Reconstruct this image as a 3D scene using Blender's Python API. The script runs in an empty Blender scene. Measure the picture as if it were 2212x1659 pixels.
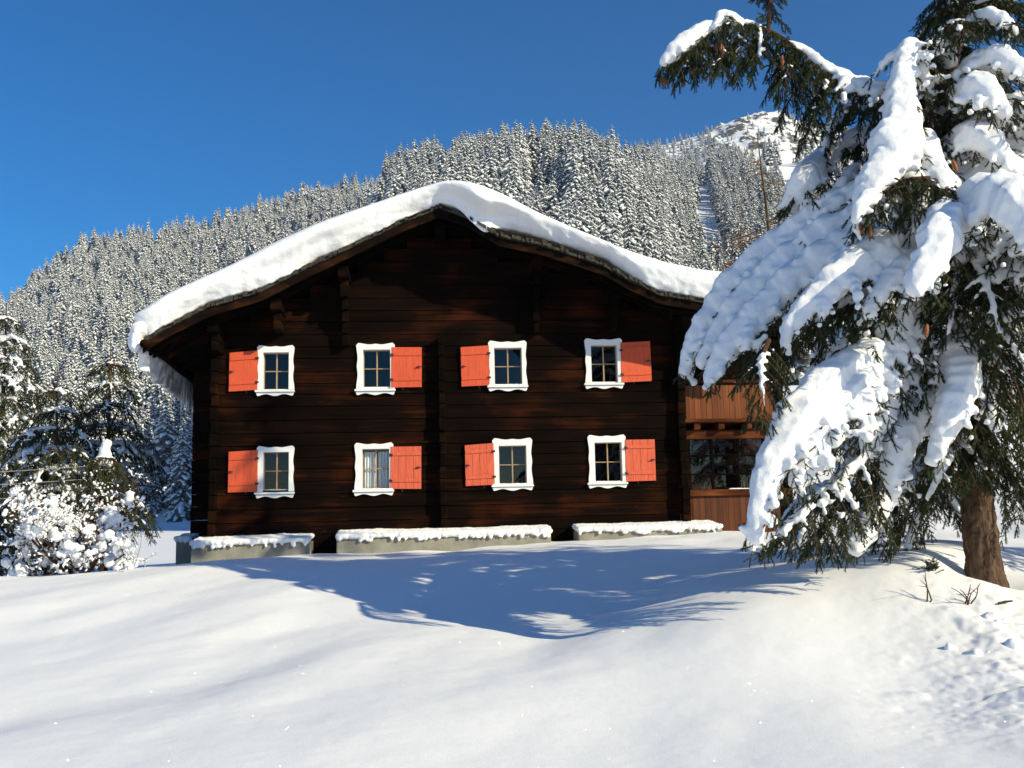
import bpy, bmesh, math
import numpy as np
from mathutils import Vector, Matrix

R0 = np.random.RandomState(7)
SC = bpy.context.scene
COL = SC.collection
EYE = np.array([0.0, 0.0, 1.7])
F, CU, CV, HOR = 2150.0, 1106.0, 829.5, 1110.0
PITCH = math.atan((HOR - CV) / F)
ROLL = math.radians(1.2)

# ------------------------------------------------------------------ camera
fwd = np.array([0, math.cos(PITCH), math.sin(PITCH)])
up0 = np.array([0, -math.sin(PITCH), math.cos(PITCH)])
rt0 = np.array([1.0, 0, 0])
RT = math.cos(ROLL) * rt0 - math.sin(ROLL) * up0
UP = math.sin(ROLL) * rt0 + math.cos(ROLL) * up0
cam = bpy.data.cameras.new('camera')
cam.sensor_width = 36.0
cam.lens = F / 2212.0 * 36.0
cam.clip_start, cam.clip_end = 0.1, 6000
camo = bpy.data.objects.new('camera', cam)
COL.objects.link(camo)
M = Matrix(((RT[0], UP[0], -fwd[0], EYE[0]), (RT[1], UP[1], -fwd[1], EYE[1]), (RT[2], UP[2], -fwd[2], EYE[2]), (0, 0, 0, 1)))
camo.matrix_world = M
SC.camera = camo


def ray(u, v):
    d = fwd + (u - CU) / F * RT - (v - CV) / F * UP
    return d / d[1]


def P(u, v, y):
    return EYE + ray(u, v) * y


def PP(lst, k=1.0):
    return np.array([P(q[0], q[1], q[2] * k) for q in lst])


def proj(pts):
    q = np.asarray(pts) - EYE
    z = q @ fwd
    return CU + F * (q @ RT) / z, CV - F * (q @ UP) / z


# ------------------------------------------------------------------ noise
_lat = np.random.RandomState(3).rand(256, 256)


def vnoise(x, y):
    xi, yi = np.floor(x).astype(int), np.floor(y).astype(int)
    fx, fy = x - xi, y - yi
    fx, fy = fx * fx * (3 - 2 * fx), fy * fy * (3 - 2 * fy)
    a, b = _lat[xi & 255, yi & 255], _lat[(xi + 1) & 255, yi & 255]
    c, d = _lat[xi & 255, (yi + 1) & 255], _lat[(xi + 1) & 255, (yi + 1) & 255]
    return (a * (1 - fx) + b * fx) * (1 - fy) + (c * (1 - fx) + d * fx) * fy - 0.5


def fbm(x, y, o=4):
    s, a = 0, 1.0
    for k in range(o):
        s = s + a * vnoise(x * 2 ** k + 17.3 * k, y * 2 ** k + 5.1 * k)
        a *= 0.5
    return s


def sstep(a, b, x):
    t = np.clip((x - a) / (b - a), 0, 1)
    return t * t * (3 - 2 * t)


# ------------------------------------------------------------------ objects
def tag(o, label=None, cat=None, group=None, kind=None):
    if label: o['label'] = label
    if cat: o['category'] = cat
    if group: o['group'] = group
    if kind: o['kind'] = kind
    return o


def empty(name, loc, rz=0):
    o = bpy.data.objects.new(name, None)
    o.empty_display_size = 0.3
    COL.objects.link(o)
    o.location = loc
    o.rotation_euler = (0, 0, rz)
    return o


class MB:
    """collects shapes, links them as ONE mesh object"""

    def __init__(s):
        s.v, s.f, s.m, s.n = [], [], [], 0

    def add(s, V, Fs, mi=0):
        V = np.asarray(V, float).reshape(-1, 3)
        s.v.append(V)
        if isinstance(Fs, np.ndarray):
            s.f.append((Fs + s.n, mi))
        else:
            by = {}
            for f in Fs: by.setdefault(len(f), []).append(f)
            for k, q in by.items(): s.f.append((np.array(q) + s.n, mi))
        s.n += len(V)
        return s

    def box(s, x0, x1, y0, y1, z0, z1, mi=0, j=None):
        V = np.array([(x, y, z) for z in (z0, z1) for y in (y0, y1) for x in (x0, x1)], float)
        if j: V += R0.uniform(-j, j, V.shape)
        return s.add(V, [(0, 2, 3, 1), (4, 5, 7, 6), (0, 1, 5, 4), (2, 6, 7, 3), (0, 4, 6, 2), (1, 3, 7, 5)], mi)

    def beam(s, a, b, w, h, mi=0, upv=(0, 0, 1)):
        a, b = np.array(a, float), np.array(b, float)
        t = b - a; t /= np.linalg.norm(t)
        sd = np.cross(t, upv); sd /= np.linalg.norm(sd)
        u = np.cross(sd, t)
        V = [p + sd * i * w / 2 + u * k * h / 2 for p in (a, b) for k in (-1, 1) for i in (-1, 1)]
        return s.add(V, [(0, 1, 3, 2), (4, 6, 7, 5), (0, 4, 5, 1), (2, 3, 7, 6), (0, 2, 6, 4), (1, 5, 7, 3)], mi)

    def tube(s, pts, rad, k=6, mi=0, cap=True):
        pts = np.asarray(pts, float)
        n = len(pts)
        rad = np.broadcast_to(np.asarray(rad, float), (n,))
        T = np.gradient(pts, axis=0)
        T /= np.linalg.norm(T, axis=1)[:, None] + 1e-9
        ref = np.array([0.31, 0.2, 0.93]) if abs(T[0][2]) < 0.8 else np.array([0.95, 0.3, 0.05])
        A = np.cross(T, ref); A /= np.linalg.norm(A, axis=1)[:, None] + 1e-9
        B = np.cross(T, A)
        an = np.arange(k) * 2 * np.pi / k
        V = pts[:, None] + rad[:, None, None] * (np.cos(an)[None, :, None] * A[:, None] + np.sin(an)[None, :, None] * B[:, None])
        i = np.arange(n - 1)[:, None] * k; j = np.arange(k)[None]; j2 = (j + 1) % k
        Fq = np.stack([i + j, i + j2, i + k + j2, i + k + j], -1).reshape(-1, 4)
        s.add(V, Fq, mi)
        if cap:
            s.f.append((np.array([[s.n - n * k + q for q in range(k)][::-1]]), mi))
            s.f.append((np.array([[s.n - k + q for q in range(k)]]), mi))
        return s

    def prism(s, poly, y0, y1, mi=0):
        """polygon in x,z extruded along y"""
        n = len(poly)
        V = [(p[0], y0, p[1]) for p in poly] + [(p[0], y1, p[1]) for p in poly]
        Fs = [tuple(range(n)), tuple(range(2 * n - 1, n - 1, -1))] + [(i, i + n, (i + 1) % n + n, (i + 1) % n) for i in range(n)]
        return s.add(V, Fs, mi)

    def build(s, name, mat, parent=None, smooth=False):
        me = bpy.data.meshes.new(name)
        V = np.concatenate(s.v).astype(np.float32)
        me.vertices.add(len(V)); me.vertices.foreach_set('co', V.ravel())
        nl = sum(a.size for a, _ in s.f); npoly = sum(len(a) for a, _ in s.f)
        me.loops.add(nl); me.polygons.add(npoly)
        me.loops.foreach_set('vertex_index', np.concatenate([a.ravel() for a, _ in s.f]).astype(np.int32))
        tot = np.concatenate([np.full(len(a), a.shape[1]) for a, _ in s.f])
        me.polygons.foreach_set('loop_start', (np.cumsum(tot) - tot).astype(np.int32))
        me.polygons.foreach_set('material_index', np.concatenate([np.full(len(a), m) for a, m in s.f]).astype(np.int32))
        me.polygons.foreach_set('use_smooth', np.full(npoly, bool(smooth)))
        me.update(calc_edges=True)
        for m in (mat if isinstance(mat, (list, tuple)) else [mat]): me.materials.append(m)
        o = bpy.data.objects.new(name, me)
        COL.objects.link(o)
        if parent: o.parent = parent
        return o


def fix_normals(o):
    bm = bmesh.new(); bm.from_mesh(o.data)
    bmesh.ops.recalc_face_normals(bm, faces=bm.faces[:])
    bm.to_mesh(o.data); bm.free()
    return o


def bevel(o, w=0.006, seg=2):
    m = o.modifiers.new('bevel', 'BEVEL'); m.width = w; m.segments = seg; m.limit_method = 'ANGLE'
    return o


# ------------------------------------------------------------------ materials
def mat(name):
    m = bpy.data.materials.new(name); m.use_nodes = True
    nt = m.node_tree
    return m, nt, nt.nodes['Principled BSDF'], (lambda t, **k: _nd(nt, t, k)), nt.links.new


def _nd(nt, t, k):
    n = nt.nodes.new('ShaderNode' + t)
    for a, b in k.items():
        if a in n.inputs.keys() if hasattr(n.inputs, 'keys') else False: n.inputs[a].default_value = b
        else: setattr(n, a, b)
    return n


def ramp(nd, stops):
    r = nd('ValToRGB')
    e = r.color_ramp.elements
    while len(e) < len(stops): e.new(0.5)
    for q, (p, c) in zip(e, stops):
        q.position = p; q.color = (*c, 1)
    return r


def coords(nd, ln, scale=(1, 1, 1), rot=(0, 0, 0)):
    tc = nd('TexCoord'); mp = nd('Mapping')
    mp.inputs['Scale'].default_value = scale
    mp.inputs['Rotation'].default_value = rot
    ln(tc.outputs['Object'], mp.inputs['Vector'])
    return mp.outputs['Vector']


def plain(name, col, rough=0.6, spec=0.3, var=0.15, scale=6, bump=0.0, bscale=40, stretch=(1, 1, 1)):
    m, nt, b, nd, ln = mat(name)
    v = coords(nd, ln, stretch)
    n = nd('TexNoise'); n.inputs['Scale'].default_value = scale; n.inputs['Detail'].default_value = 6
    ln(v, n.inputs['Vector'])
    c = np.array(col)
    r = ramp(nd, [(0.3, tuple(c * (1 - var))), (0.7, tuple(np.minimum(c * (1 + var), 1)))])
    ln(n.outputs['Fac'], r.inputs['Fac']); ln(r.outputs['Color'], b.inputs['Base Color'])
    b.inputs['Roughness'].default_value = rough
    b.inputs['Specular IOR Level'].default_value = spec
    if bump:
        n2 = nd('TexNoise'); n2.inputs['Scale'].default_value = bscale; n2.inputs['Detail'].default_value = 5
        ln(v, n2.inputs['Vector'])
        bp = nd('Bump'); bp.inputs['Strength'].default_value = bump; bp.inputs['Distance'].default_value = 0.02
        ln(n2.outputs['Fac'], bp.inputs['Height']); ln(bp.outputs['Normal'], b.inputs['Normal'])
    return m


def snow_mat(name, sparkle=False, bump=0.25, scale=14):
    m, nt, b, nd, ln = mat(name)
    b.inputs['Base Color'].default_value = (0.88, 0.885, 0.9, 1)
    b.inputs['Roughness'].default_value = 0.75
    b.inputs['Specular IOR Level'].default_value = 0.15
    v = coords(nd, ln)
    n = nd('TexNoise'); n.inputs['Scale'].default_value = scale; n.inputs['Detail'].default_value = 8; n.inputs['Roughness'].default_value = 0.65
    ln(v, n.inputs['Vector'])
    bp = nd('Bump'); bp.inputs['Strength'].default_value = bump; bp.inputs['Distance'].default_value = 0.03
    ln(n.outputs['Fac'], bp.inputs['Height'])
    if bump:
        n2 = nd('TexNoise'); n2.inputs['Scale'].default_value = 90; n2.inputs['Detail'].default_value = 3
        ln(v, n2.inputs['Vector'])
        b2 = nd('Bump'); b2.inputs['Strength'].default_value = 0.35; b2.inputs['Distance'].default_value = 0.006
        ln(n2.outputs['Fac'], b2.inputs['Height']); ln(bp.outputs['Normal'], b2.inputs['Normal']); bp = b2
    ln(bp.outputs['Normal'], b.inputs['Normal'])
    if sparkle:
        ge = nd('NewGeometry'); sn = nd('SeparateXYZ'); ln(ge.outputs['True Normal'], sn.inputs[0])
        nr = nd('TexNoise'); nr.inputs['Scale'].default_value = 0.15; nr.inputs['Detail'].default_value = 6; ln(v, nr.inputs['Vector'])
        su = nd('Math'); su.operation = 'MULTIPLY_ADD'; su.inputs[1].default_value = 0.35; ln(nr.outputs['Fac'], su.inputs[0]); ln(sn.outputs['Z'], su.inputs[2])
        rr = ramp(nd, [(0.80, (0.09, 0.085, 0.08)), (0.87, (0.88, 0.885, 0.9))]); ln(su.outputs[0], rr.inputs['Fac'])
        ln(rr.outputs['Color'], b.inputs['Base Color'])
        # single ice crystals: small tilted mirror facets
        vo = nd('TexVoronoi'); vo.inputs['Scale'].default_value = 110
        ln(v, vo.inputs['Vector'])
        ma = nd('VectorMath'); ma.operation = 'MULTIPLY_ADD'
        ma.inputs[1].default_value = (2, 2, 1.2); ma.inputs[2].default_value = (-1, -1, 0.1)
        ln(vo.outputs['Color'], ma.inputs[0])
        nm = nd('VectorMath'); nm.operation = 'NORMALIZE'; ln(ma.outputs[0], nm.inputs[0])
        g = nd('BsdfGlossy'); g.inputs['Roughness'].default_value = 0.12
        g.inputs['Color'].default_value = (1, 1, 1, 1)
        ln(nm.outputs[0], g.inputs['Normal'])
        lt = nd('Math'); lt.operation = 'LESS_THAN'; lt.inputs[1].default_value = 0.22
        ln(vo.outputs['Distance'], lt.inputs[0])
        mu = nd('Math'); mu.operation = 'MULTIPLY'; mu.inputs[1].default_value = 0.30
        ln(lt.outputs[0], mu.inputs[0])
        mx = nd('MixShader')
        ln(mu.outputs[0], mx.inputs[0]); ln(b.outputs[0], mx.inputs[1]); ln(g.outputs[0], mx.inputs[2])
        ln(mx.outputs[0], nt.nodes['Material Output'].inputs['Surface'])
    return m


def log_wood(name, lo, mid, hi, sx=0.55, sz=13.0, bump=0.5):
    """old weathered timber: streaks along x, knots, rubbed lighter patches"""
    m, nt, b, nd, ln = mat(name)
    v1 = coords(nd, ln, (sx, 1.0, sz))
    n1 = nd('TexNoise'); n1.inputs['Scale'].default_value = 1.0; n1.inputs['Detail'].default_value = 9; n1.inputs['Roughness'].default_value = 0.62
    ln(v1, n1.inputs['Vector'])
    v2 = coords(nd, ln, (0.5, 0.5, 0.9))
    n2 = nd('TexNoise'); n2.inputs['Scale'].default_value = 1.6; n2.inputs['Detail'].default_value = 5
    ln(v2, n2.inputs['Vector'])
    mul = nd('Math'); mul.operation = 'MULTIPLY_ADD'; mul.inputs[1].default_value = 0.9; mul.inputs[2].default_value = -0.16
    ln(n2.outputs['Fac'], mul.inputs[0])
    ad = nd('Math'); ad.operation = 'MULTIPLY_ADD'; ad.inputs[1].default_value = 0.62
    ln(n1.outputs['Fac'], ad.inputs[0]); ln(mul.outputs[0], ad.inputs[2])
    r = ramp(nd, [(0.44, lo), (0.63, mid), (0.84, hi)])
    ln(ad.outputs[0], r.inputs['Fac'])
    v3 = coords(nd, ln, (1.7, 0.3, 3.6))
    vo = nd('TexVoronoi'); vo.inputs['Scale'].default_value = 1.0
    ln(v3, vo.inputs['Vector'])
    kr = ramp(nd, [(0.03, (1, 1, 1)), (0.07, (0, 0, 0))])
    ln(vo.outputs['Distance'], kr.inputs['Fac'])
    mx = nd('MixRGB'); mx.inputs['Color2'].default_value = (*np.array(hi) * 1.7, 1)
    kf = nd('Math'); kf.operation = 'MULTIPLY'; kf.inputs[1].default_value = 0.55
    ln(kr.outputs['Color'], kf.inputs[0])
    ln(kf.outputs[0], mx.inputs['Fac']); ln(r.outputs['Color'], mx.inputs['Color1'])
    ln(mx.outputs['Color'], b.inputs['Base Color'])
    b.inputs['Roughness'].default_value = 0.8
    b.inputs['Specular IOR Level'].default_value = 0.03
    bp = nd('Bump'); bp.inputs['Strength'].default_value = bump; bp.inputs['Distance'].default_value = 0.02
    ln(n1.outputs['Fac'], bp.inputs['Height']); ln(bp.outputs['Normal'], b.inputs['Normal'])
    return m


def board_wood(name, lo, hi, pw=0.13, rough=0.6):
    """upright boards with dark joints, grain along z"""
    m, nt, b, nd, ln = mat(name)
    v = coords(nd, ln, (9, 9, 0.7))
    n1 = nd('TexNoise'); n1.inputs['Scale'].default_value = 1.5; n1.inputs['Detail'].default_value = 8
    ln(v, n1.inputs['Vector'])
    tc = nd('TexCoord'); sx = nd('SeparateXYZ'); ln(tc.outputs['Object'], sx.inputs[0])
    dv = nd('Math'); dv.operation = 'DIVIDE'; dv.inputs[1].default_value = pw; ln(sx.outputs['X'], dv.inputs[0])
    fl = nd('Math'); fl.operation = 'FLOOR'; ln(dv.outputs[0], fl.inputs[0])
    wn = nd('TexWhiteNoise'); wn.noise_dimensions = '1D'; ln(fl.outputs[0], wn.inputs['W'])
    ad = nd('Math'); ad.operation = 'MULTIPLY_ADD'; ad.inputs[1].default_value = 0.35
    ln(wn.outputs['Value'], ad.inputs[0]); ln(n1.outputs['Fac'], ad.inputs[2])
    r = ramp(nd, [(0.35, lo), (0.95, hi)]); ln(ad.outputs[0], r.inputs['Fac'])
    fr = nd('Math'); fr.operation = 'FRACT'; ln(dv.outputs[0], fr.inputs[0])
    lt = nd('Math'); lt.operation = 'LESS_THAN'; lt.inputs[1].default_value = 0.07; ln(fr.outputs[0], lt.inputs[0])
    mx = nd('MixRGB'); mx.inputs['Color2'].default_value = (*np.array(lo) * 0.3, 1)
    ln(lt.outputs[0], mx.inputs['Fac']); ln(r.outputs['Color'], mx.inputs['Color1'])
    ln(mx.outputs['Color'], b.inputs['Base Color'])
    b.inputs['Roughness'].default_value = rough
    b.inputs['Specular IOR Level'].default_value = 0.2
    return m


def needle_mat(name, lo, hi, scale=2.5):
    m, nt, b, nd, ln = mat(name)
    v = coords(nd, ln)
    n = nd('TexNoise'); n.inputs['Scale'].default_value = scale; n.inputs['Detail'].default_value = 6
    ln(v, n.inputs['Vector'])
    r = ramp(nd, [(0.32, lo), (0.72, hi)]); ln(n.outputs['Fac'], r.inputs['Fac'])
    ln(r.outputs['Color'], b.inputs['Base Color'])
    b.inputs['Roughness'].default_value = 0.55
    b.inputs['Specular IOR Level'].default_value = 0.25
    return m


SNOW = snow_mat('snow', bump=0.4, scale=11)
SNOW_FAR = snow_mat('distant_snow', bump=0.0)
SNOW_G = snow_mat('ground_snow', sparkle=True, bump=0.12, scale=9)
LOGW = log_wood('log_timber', (0.0026, 0.0016, 0.0012), (0.0065, 0.003, 0.0018), (0.042, 0.0105, 0.0034))
BARGE = log_wood('barge_timber', (0.004, 0.0025, 0.0018), (0.012, 0.006, 0.0035), (0.05, 0.018, 0.007), 2.5, 6)
BEAM = log_wood('beam_timber', (0.0018, 0.0013, 0.001), (0.0042, 0.0024, 0.0016), (0.026, 0.009, 0.0035), 2.5, 6)
ROOFW = plain('roof_board', (0.012, 0.009, 0.007), 0.85, 0.1, 0.5, 9, 0.4, 60, (1, 0.2, 1))
SHINGLE = plain('weathered_shingle', (0.06, 0.055, 0.045), 0.9, 0.1, 0.6, 14, 0.6, 50, (1, 0.2, 3))
WHITE = plain('white_paint', (0.8, 0.8, 0.79), 0.45, 0.35, 0.03, 8, 0.08, 60)
RED = plain('red_paint', (0.6, 0.088, 0.032), 0.5, 0.3, 0.12, 5, 0.12, 30, (6, 6, 0.8))
RED_WORN = plain('faded_red_paint', (0.6, 0.11, 0.055), 0.6, 0.25, 0.22, 5, 0.2, 30, (8, 8, 0.7))
IRON = plain('iron', (0.02, 0.018, 0.018), 0.5, 0.4, 0.3)
PINE = plain('pale_pine', (0.36, 0.25, 0.15), 0.5, 0.3, 0.15)
PLANK = board_wood('balcony_boards', (0.09, 0.025, 0.008), (0.24, 0.072, 0.02))
PLANK_DARK = board_wood('parapet_boards', (0.05, 0.015, 0.006), (0.13, 0.038, 0.013))
RAIL = log_wood('rail_timber', (0.03, 0.01, 0.005), (0.08, 0.025, 0.01), (0.2, 0.065, 0.025), 1.5, 8)
CONC = plain('concrete', (0.25, 0.24, 0.2), 0.85, 0.2, 0.22, 3.0, 0.35, 40)
CLOTH = plain('lace_cloth', (0.72, 0.74, 0.74), 0.8, 0.1, 0.08, 30)
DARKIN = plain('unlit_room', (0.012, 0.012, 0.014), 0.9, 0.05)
BARK = plain('spruce_bark', (0.095, 0.06, 0.04), 0.9, 0.1, 0.55, 7, 0.9, 16, (3, 3, 0.7))
TWIG = plain('twig_bark', (0.075, 0.042, 0.025), 0.85, 0.1, 0.3)
LARCH = plain('larch_bark', (0.11, 0.075, 0.045), 0.9, 0.1, 0.3)
LTWIG = plain('larch_twigs', (0.16, 0.085, 0.045), 0.9, 0.1, 0.3)
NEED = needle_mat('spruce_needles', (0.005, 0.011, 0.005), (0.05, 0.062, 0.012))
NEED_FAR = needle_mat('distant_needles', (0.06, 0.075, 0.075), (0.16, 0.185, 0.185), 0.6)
CONE = plain('cone_scales', (0.24, 0.085, 0.035), 0.6, 0.3, 0.35, 60)
ROCK = plain('rock', (0.12, 0.11, 0.1), 0.9, 0.2, 0.4, 3, 0.6, 10)
WIRE = plain('wire', (0.3, 0.3, 0.28), 0.5, 0.4)

m, nt, b, nd, ln = mat('window_glass')
tr = nd('BsdfTransparent'); tr.inputs['Color'].default_value = (0.85, 0.87, 0.89, 1)
gl = nd('BsdfGlossy'); gl.inputs['Roughness'].default_value = 0.015
fr = nd('Fresnel'); fr.inputs['IOR'].default_value = 1.55
mx = nd('MixShader')
ad = nd('Math'); ad.operation = 'MULTIPLY'; ad.inputs[1].default_value = 1.15
ge = nd('NewGeometry'); fb = nd('Math'); fb.operation = 'SUBTRACT'; fb.inputs[0].default_value = 1.0
ln(ge.outputs['Backfacing'], fb.inputs[1]); fm = nd('Math'); fm.operation = 'MULTIPLY'
ln(fr.outputs[0], ad.inputs[0]); ln(ad.outputs[0], fm.inputs[0]); ln(fb.outputs[0], fm.inputs[1]); ln(fm.outputs[0], mx.inputs[0]); ln(tr.outputs[0], mx.inputs[1]); ln(gl.outputs[0], mx.inputs[2])
ln(mx.outputs[0], nt.nodes['Material Output'].inputs['Surface'])
GLASS = m
m, nt, b, nd, ln = mat('ice')
b.inputs['Base Color'].default_value = (0.85, 0.9, 0.95, 1); b.inputs['Roughness'].default_value = 0.12
b.inputs['Transmission Weight'].default_value = 0.7; b.inputs['IOR'].default_value = 1.31
ICE = m

# ------------------------------------------------------------------ ground
CTRL = [  # u, v, distance of points on the snow surface
    (-400, 1760, 5), (300, 1755, 5), (1106, 1755, 5), (1800, 1755, 5), (2500, 1740, 5), (-1500, 1700, 5), (3600, 1700, 5),
    (-400, 1505, 8), (200, 1505, 8), (700, 1497, 8), (1106, 1493, 8), (1600, 1480, 8), (2100, 1480, 8), (2700, 1470, 8),
    (-300, 1400, 10.5), (200, 1392, 10.5), (700, 1380, 10.5), (1106, 1390, 10.2), (1350, 1372, 10), (1520, 1338, 10), (1700, 1280, 10.4),
    (1880, 1228, 10.9), (2010, 1190, 11.35), (2130, 1256, 11.2), (2300, 1225, 11.8), (2200, 1330, 9.8), (1900, 1360, 9.4), (1700, 1385, 9.0),
    (1250, 1320, 12.2), (1500, 1262, 12.8), (1700, 1212, 13.2), (1850, 1183, 13.2), (2000, 1168, 13.4), (2200, 1180, 13.6), (2500, 1180, 14),
    (-300, 1300, 13.5), (200, 1290, 13.5), (700, 1280, 13.6), (1000, 1283, 13.8),
    (-300, 1262, 16), (0, 1256, 16), (200, 1246, 16.2), (410, 1231, 16.8), (600, 1222, 17), (800, 1210, 17.4), (1000, 1196, 17.6), (1200, 1182, 17.6), (1450, 1175, 17.6), (1640, 1172, 17.6),
    (-300, 1262, 20), (0, 1252, 20), (200, 1247, 20), (380, 1232, 20.3), (660, 1203, 19.9), (960, 1187, 19.9), (1200, 1172, 20), (1420, 1166, 20.2), (1560, 1150, 20.4), (1700, 1145, 21), (2000, 1130, 21), (2500, 1120, 21),
    (-300, 1282, 27), (0, 1278, 27), (250, 1272, 27), (420, 1262, 28), (-300, 1215, 48), (200, 1212, 48), (420, 1206, 48), (-300, 1165, 92), (300, 1160, 92), (800, 1150, 90), (900, 1150, 42), (1500, 1115, 34), (2000, 1100, 30), (2500, 1090, 30), (1500, 1108, 70), (2000, 1098, 70), (2600, 1090, 70)]
_c = PP(CTRL)
_cx = _c[:, :2] / 10.0


def _tps(r2): return np.where(r2 > 1e-12, 0.5 * r2 * np.log(np.maximum(r2, 1e-12)), 0)


_n = len(_c)
_A = np.zeros((_n + 3, _n + 3))
_A[:_n, :_n] = _tps(((_cx[:, None] - _cx[None]) ** 2).sum(-1)) + np.eye(_n) * 0.002
_A[:_n, _n] = 1; _A[:_n, _n + 1:] = _cx
_A[_n:, :_n] = _A[:_n, _n:].T
_w = np.linalg.solve(_A, np.concatenate([_c[:, 2], np.zeros(3)]))


def near_z(x, y):
    xx, yy = np.clip(x, -17 - 0.35 * np.maximum(y - 20, 0), 15 + 0.35 * np.maximum(y - 20, 0)) / 10, np.clip(y, 4.5, 95) / 10
    z = _w[_n] + _w[_n + 1] * xx + _w[_n + 2] * yy
    for i in range(_n):
        z = z + _w[i] * _tps((xx - _cx[i, 0]) ** 2 + (yy - _cx[i, 1]) ** 2)
    return z


RID = np.array([  # u, v of the ground on the ridge, distance of the ridge, where the slope begins
    (-4000, 950, 700, 300), (-1500, 860, 800, 330), (-300, 760, 900, 340), (0, 672, 900, 340), (150, 556, 900, 340), (250, 531, 900, 340), (400, 510, 900, 330), (560, 466, 900, 320), (700, 436, 900, 300), (785, 418, 880, 280),
    (830, 418, 500, 120), (870, 402, 490, 112), (1000, 370, 480, 110), (1130, 350, 480, 110), (1250, 342, 480, 110), (1340, 368, 490, 112), (1430, 380, 640, 150), (1500, 375, 860, 215), (1600, 362, 900, 220), (1750, 350, 900, 220), (2300, 330, 900, 220), (4000, 500, 900, 220), (6000, 800, 900, 220)], float)
RID2 = np.array([(-4000, 1400), (1330, 1400), (1360, 360), (1400, 300), (1480, 287), (1560, 272), (1620, 248), (1690, 228), (1740, 232), (1800, 265), (2000, 300), (2400, 330), (4000, 700), (6000, 1000)], float)


def hill_z(x, y):
    ys = np.maximum(y, 1.0)
    u = CU + F * np.clip(x / ys, -2.2, 2.2)
    Rr = np.interp(u, RID[:, 0], RID[:, 2])
    Z = (HOR - np.interp(u, RID[:, 0], RID[:, 1])) / F * Rr
    y0 = np.interp(u, RID[:, 0], RID[:, 3])
    s = np.clip((y - y0) / (Rr - y0), 0, 1)
    z1 = Z * s ** 1.08 - 0.4 * np.maximum(y - Rr, 0)
    Z2 = (HOR - np.interp(u, RID2[:, 0], RID2[:, 1])) / F * 1500
    s2 = np.clip((y - 80) / 1420, 0, 1)
    z2 = Z2 * s2 ** 1.75 - 0.5 * np.maximum(y - 1500, 0)
    bank = 5.2 * sstep(23, 44, y) * sstep(1450, 1700, u)
    return np.maximum(np.maximum(z1, z2), -30) + bank


TRX, TRY = P(2128, 1250, 11.16)[:2]


def ground_z(x, y, fine=True):
    z = near_z(x, y) + hill_z(x, y)
    d = np.hypot(x, y)
    if fine:
        k = sstep(4, 8, d) * (1 - sstep(24, 40, d)) + 0.35 * (1 - sstep(4, 8, d))
        # wind-shaped swells running away to the right
        a, b2 = x * 0.95 - y * 0.31, x * 0.31 + y * 0.95
        z = z + k * (0.13 * fbm(a * 0.7 + 3, b2 * 0.19, 2) + 0.02 * fbm(a * 1.7, b2 * 0.8 + 9, 2))
        z = z + 0.005 * fbm(x * 4, y * 4, 3) * (1 - sstep(20, 40, d))
        # trampled, clod-strewn snow near the trunk
        u = CU + F * x / np.maximum(y, 1)
        rg = sstep(1750, 2150, u) * sstep(5.5, 7.5, y) * (1 - sstep(10.4, 11.2, y))
        n1 = np.maximum(fbm(x * 3.1 + 4, y * 3.1, 4) - 0.02, 0)
        z = z + rg * (0.08 * n1 + 0.02 * fbm(x * 11, y * 11, 3))
        # hollow round the trunk
        dt = np.hypot(x - TRX, y - TRY)
        z = z - 0.22 * np.exp(-(dt / 0.42) ** 2)
    if np.ndim(z):
        far = sstep(120, 300, d)
        z = z + far * (7 * fbm(x * 0.012, y * 0.012, 4))
        # crags on the summit
        u = CU + F * x / np.maximum(y, 1)
        cr = sstep(1150, 1350, y) * sstep(1480, 1600, u)
        z = z + cr * (14 * (0.5 - np.abs(fbm(x * 0.022, y * 0.022, 3))) + 13 * np.maximum(fbm(x * 0.06, y * 0.06, 4) - 0.05, 0))
    return z


ang = np.radians(np.concatenate([np.linspace(-180, -42, 40), np.linspace(-41.5, 41.5, 760), np.linspace(42, 180, 40)]))
rad = np.concatenate([np.geomspace(1.0, 4.5, 20), np.geomspace(4.6, 26, 420), np.geomspace(26.5, 1140, 260), np.linspace(1145, 1620, 150), np.geomspace(1630, 3300, 40)])
AA, RR = np.meshgrid(ang, rad, indexing='ij')
gx, gy = RR * np.sin(AA), RR * np.cos(AA)
gz = ground_z(gx, gy)
na, nr = gx.shape
i, j = np.meshgrid(np.arange(na - 1), np.arange(nr - 1), indexing='ij')
q = i * nr + j
g = MB()
g.add(np.stack([gx, gy, gz], -1), np.stack([q, q + 1, q + nr + 1, q + nr], -1).reshape(-1, 4)[:, ::-1])
fan = [(0, 0, float(gz[:, 0].mean()))]
gro = g.build('ground', SNOW_G, smooth=True)
tag(gro, kind='structure')
gro.data.flip_normals() if gro.data.polygons[200000].normal.z < 0 else None


def gz1(x, y): return float(ground_z(np.array([x]), np.array([y]))[0])


# ------------------------------------------------------------------ house
YAW = math.radians(5)
P0 = P(955, 1150, 21.0)
HL = np.array([P0[0], P0[1], 0.0])
hr = np.array([math.cos(YAW), math.sin(YAW), 0]); hd = np.array([-math.sin(YAW), math.cos(YAW), 0])


def H(u, v, off=0.0):
    """pixel -> (x, z) in house space on the plane y = off"""
    d = ray(u, v)
    t = ((HL - EYE) @ hd + off) / (d @ hd)
    p = EYE + d * t - HL
    return p @ hr, p[2]


def HX(u, v, off=0.0): return H(u, v, off)[0]
def HZ(u, v, off=0.0): return H(u, v, off)[1]


house = empty('wooden_house', HL, YAW)
tag(house, 'dark old log house with red shutters under a deep white roof', 'house')

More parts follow.
